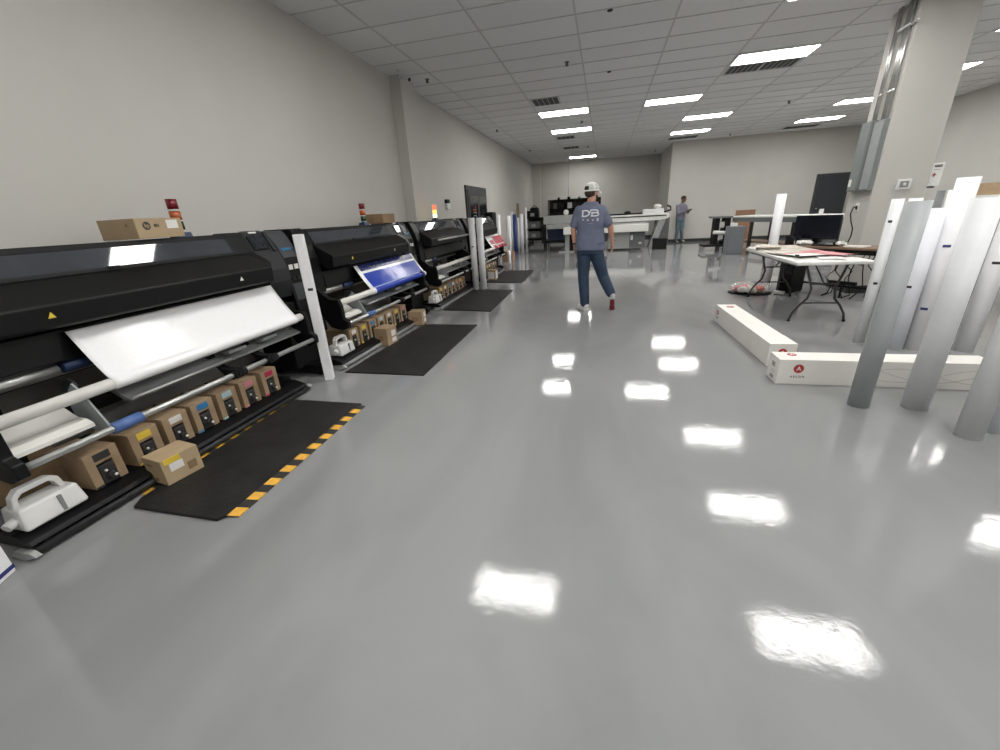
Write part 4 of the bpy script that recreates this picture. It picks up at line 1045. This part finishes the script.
# belt-line pocket shapes as children would be hidden by the shirt
# shoes
def shoe(h,t_,sole_m,up_m,name,tread=None):
    h=Vector(h);t_=Vector(t_);d=(t_-h);L=d.length;d.normalize();sd=d.cross(Vector((0,0,1))).normalized();u=sd.cross(d)
    T=Matrix((sd,d,u)).transposed().to_4x4(); T.translation=h
    m=MB(); 
    def L_(rings):
        for (c,rx,ry,rz) in rings: m.ball(T@Vector(c),(rx,ry,rz),T=T.to_3x3(),u=16,v=10)
    L_([((0,.05,.05),.040,.06,.048),((0,.13,.042),.042,.09,.035),((0,.20,.035),.044,.075,.027),((0,.03,.075),.040,.045,.035)])
    o=m.build(name,up_m,man); remesh(o,.007,3)
    prof=[(-.034,.0),(.034,0),(.040,.08),(.034,.13),(.046,.20),(.036,.27),(0,.285),(-.036,.27),(-.046,.20),(-.034,.13),(-.040,.08)]
    MB().prism(prof,-.004,.022,axis='z',T=T,bev=.004).build('sole',sole_m,o)
    if tread: MB().prism([(a*.72,.02+b*.86) for a,b in prof],-.007,-.003,axis='z',T=T).build('tread',tread,o)
shoe((-.205,6.12,.006),(-.335,6.34,.006),M['white'],M['white'],'shoe')
shoe((.150,6.02,.205),(.158,6.17,.016),M['shoegrey'],M['shoegrey'],'shoe',M['redsole'])
# cap: mesh crown with white panels
R=Matrix.Rotation(yaw,3,'Z')
m=MB().ball(hc+R@Vector((0,-.002,.055)),(.090,.106,.082),T=R,u=28,v=16)
dele=[v for v in m.bm.verts if (v.co-hc).z<.028]; bmesh.ops.delete(m.bm,geom=dele,context='VERTS')
for f in m.bm.faces:
    l=R.inverted()@(f.calc_center_median()-hc)
    a=math.atan2(l.x,l.y)
    f.material_index = 1 if (abs(a)>.9 and l.z<.118 and abs(abs(a)-1.9)>.13) else 0
    if abs(a)>2.72 and l.z<.085: f.material_index=2
cap=m.build('cap',[M['white'],M['mesh'],M['hair']],man,solidify=.004)
m=MB()
m.path([hc+R@Vector((.092*math.sin(a),.108*math.cos(a)-.002,.030)) for a in [2*PI*i/28 for i in range(29)]],.009,8)
m.build('cap_band',M['white'],cap)
m=MB().grid(lambda u,v:hc+R@Vector(((u-.5)*.16*(1-.25*v*v),.085+.085*v*(1-.6*(2*u-1)**2),.032-.02*v-.03*(2*u-1)**2)),12,8)
m.build('visor',M['white'],cap,solidify=.005)
m=MB().ball(hc+R@Vector((0,-.020,.005)),(.080,.088,.070),T=R,u=24,v=14)
o=m.build('hair',M['hair'],man)
m=MB()
for s_ in (-1,1): m.ball(hc+R@Vector((s_*.045,.035,-.060)),(.022,.048,.038),T=R)
m.ball(hc+R@Vector((0,.062,-.088)),(.040,.034,.026),T=R).ball(hc+R@Vector((0,.088,-.045)),(.026,.008,.006),T=R)
o=m.build('beard',M['hair'],man); remesh(o,.007,3)
MB().path([Vector((-.407,6.21,.965))+Vector((math.cos(a)*.033,math.sin(a)*.033,0)) for a in [2*PI*i/14 for i in range(15)]],.011,8).build('wristband',M['blkm'],man)

# ---- distant man
man2=thing('person',(2.90,18.1,0),'distant person in a long sleeved shirt and jeans standing by the far wall','person')
b=MB(); hc2=Vector((2.92,18.08,1.60))
head(b,hc2,math.radians(-120))
b.cap((2.88,18.1,1.42),(2.90,18.09,1.54),.055,.05)
b.loft([((2.87,18.1,.92),.14,.10),((2.87,18.1,1.2),.14,.095),((2.88,18.1,1.38),.17,.095),((2.88,18.1,1.44),.09,.06)])
b.cap((2.72,18.08,1.36),(2.76,17.95,1.10),.05,.042); b.cap((2.76,17.95,1.10),(3.00,17.86,1.16),.042,.028)
b.cap((3.03,18.10,1.35),(3.10,17.98,1.12),.05,.042); b.cap((3.10,17.98,1.12),(3.12,17.82,1.20),.042,.028)
hand(b,(3.00,17.86,1.16),(1,-.2,.1),(0,0,1),(0,-1,.3)); hand(b,(3.12,17.82,1.20),(.3,-1,.1),(0,0,1),(-1,0,.3))
for hx,fx in ((2.80,2.79),(2.96,3.02)):
    b.cap((hx,18.1,.88),(hx,18.08,.48),.075,.052); b.cap((hx,18.08,.48),(fx,18.12,.09),.05,.034); b.cap((fx,18.12,.09),(fx+.03,18.0,.05),.034,.028)
o=b.build('body',M['skind'],man2); remesh(o,.0065,3)
s=MB().loft([((2.87,18.1,.90),.175,.125),((2.87,18.1,1.0),.17,.12),((2.87,18.1,1.2),.17,.12),((2.88,18.1,1.35),.195,.12),((2.88,18.1,1.41),.14,.09),((2.89,18.1,1.46),.07,.065)])
s.cap((2.73,18.08,1.345),(2.76,17.95,1.10),.068,.055); s.cap((2.76,17.95,1.10),(2.97,17.87,1.155),.052,.038)
s.cap((3.02,18.10,1.34),(3.10,17.98,1.12),.068,.055); s.cap((3.10,17.98,1.12),(3.12,17.85,1.19),.052,.038)
o=s.build('shirt',M['shirt2'],man2); remesh(o,.012,3)
s=MB().loft([((2.87,18.1,.97),.155,.115),((2.87,18.1,.82),.17,.12)])
for hx,fx in ((2.80,2.79),(2.96,3.02)): s.cap((hx,18.1,.84),(hx,18.08,.48),.09,.07).cap((hx,18.08,.48),(fx,18.12,.11),.068,.055)
o=s.build('jeans',M['jeans2'],man2); remesh(o,.012,3)
o=MB().ball(hc2+Vector((-.005,.005,.045)),(.098,.094,.078),u=20,v=12).build('hair',M['hair'],man2)
for fx in (2.80,3.03):
    o=MB().ball((fx+.03,18.03,.048),(.048,.13,.046)).build('shoe',M['shoegrey'],man2)
    MB().ball((fx+.03,18.03,.014),(.05,.135,.014)).build('sole',M['blkm'],o)

# ------------------------------------------------------------------ camera and world
F,PI_,RO,YA,HC=404.3172,.3761,.0573,-.2570,1.4055
cp,sp=math.cos(PI_),math.sin(PI_)
fw=Vector((math.sin(YA)*cp,math.cos(YA)*cp,-sp)); r=Vector((math.cos(YA),-math.sin(YA),0)); dv=fw.cross(r)
rx=r*math.cos(RO)+dv*math.sin(RO); dx=-r*math.sin(RO)+dv*math.cos(RO)
cam=bpy.data.cameras.new('camera'); co=bpy.data.objects.new('camera',cam); COL.objects.link(co)
mt=Matrix((rx,-dx,-fw)).transposed().to_4x4(); mt.translation=Vector((0,0,HC)); co.matrix_world=mt
cam.sensor_width=36; cam.lens=F/1000*36; cam.clip_start=.02; cam.clip_end=100
S.camera=co
w=bpy.data.worlds.new('world'); S.world=w; w.use_nodes=True
w.node_tree.nodes['Background'].inputs['Color'].default_value=(.6,.6,.6,1); w.node_tree.nodes['Background'].inputs['Strength'].default_value=.05
S.view_settings.view_transform='Standard'; S.view_settings.look='None'; S.view_settings.gamma=1; S.view_settings.exposure=.02
S.view_settings.use_curve_mapping=False
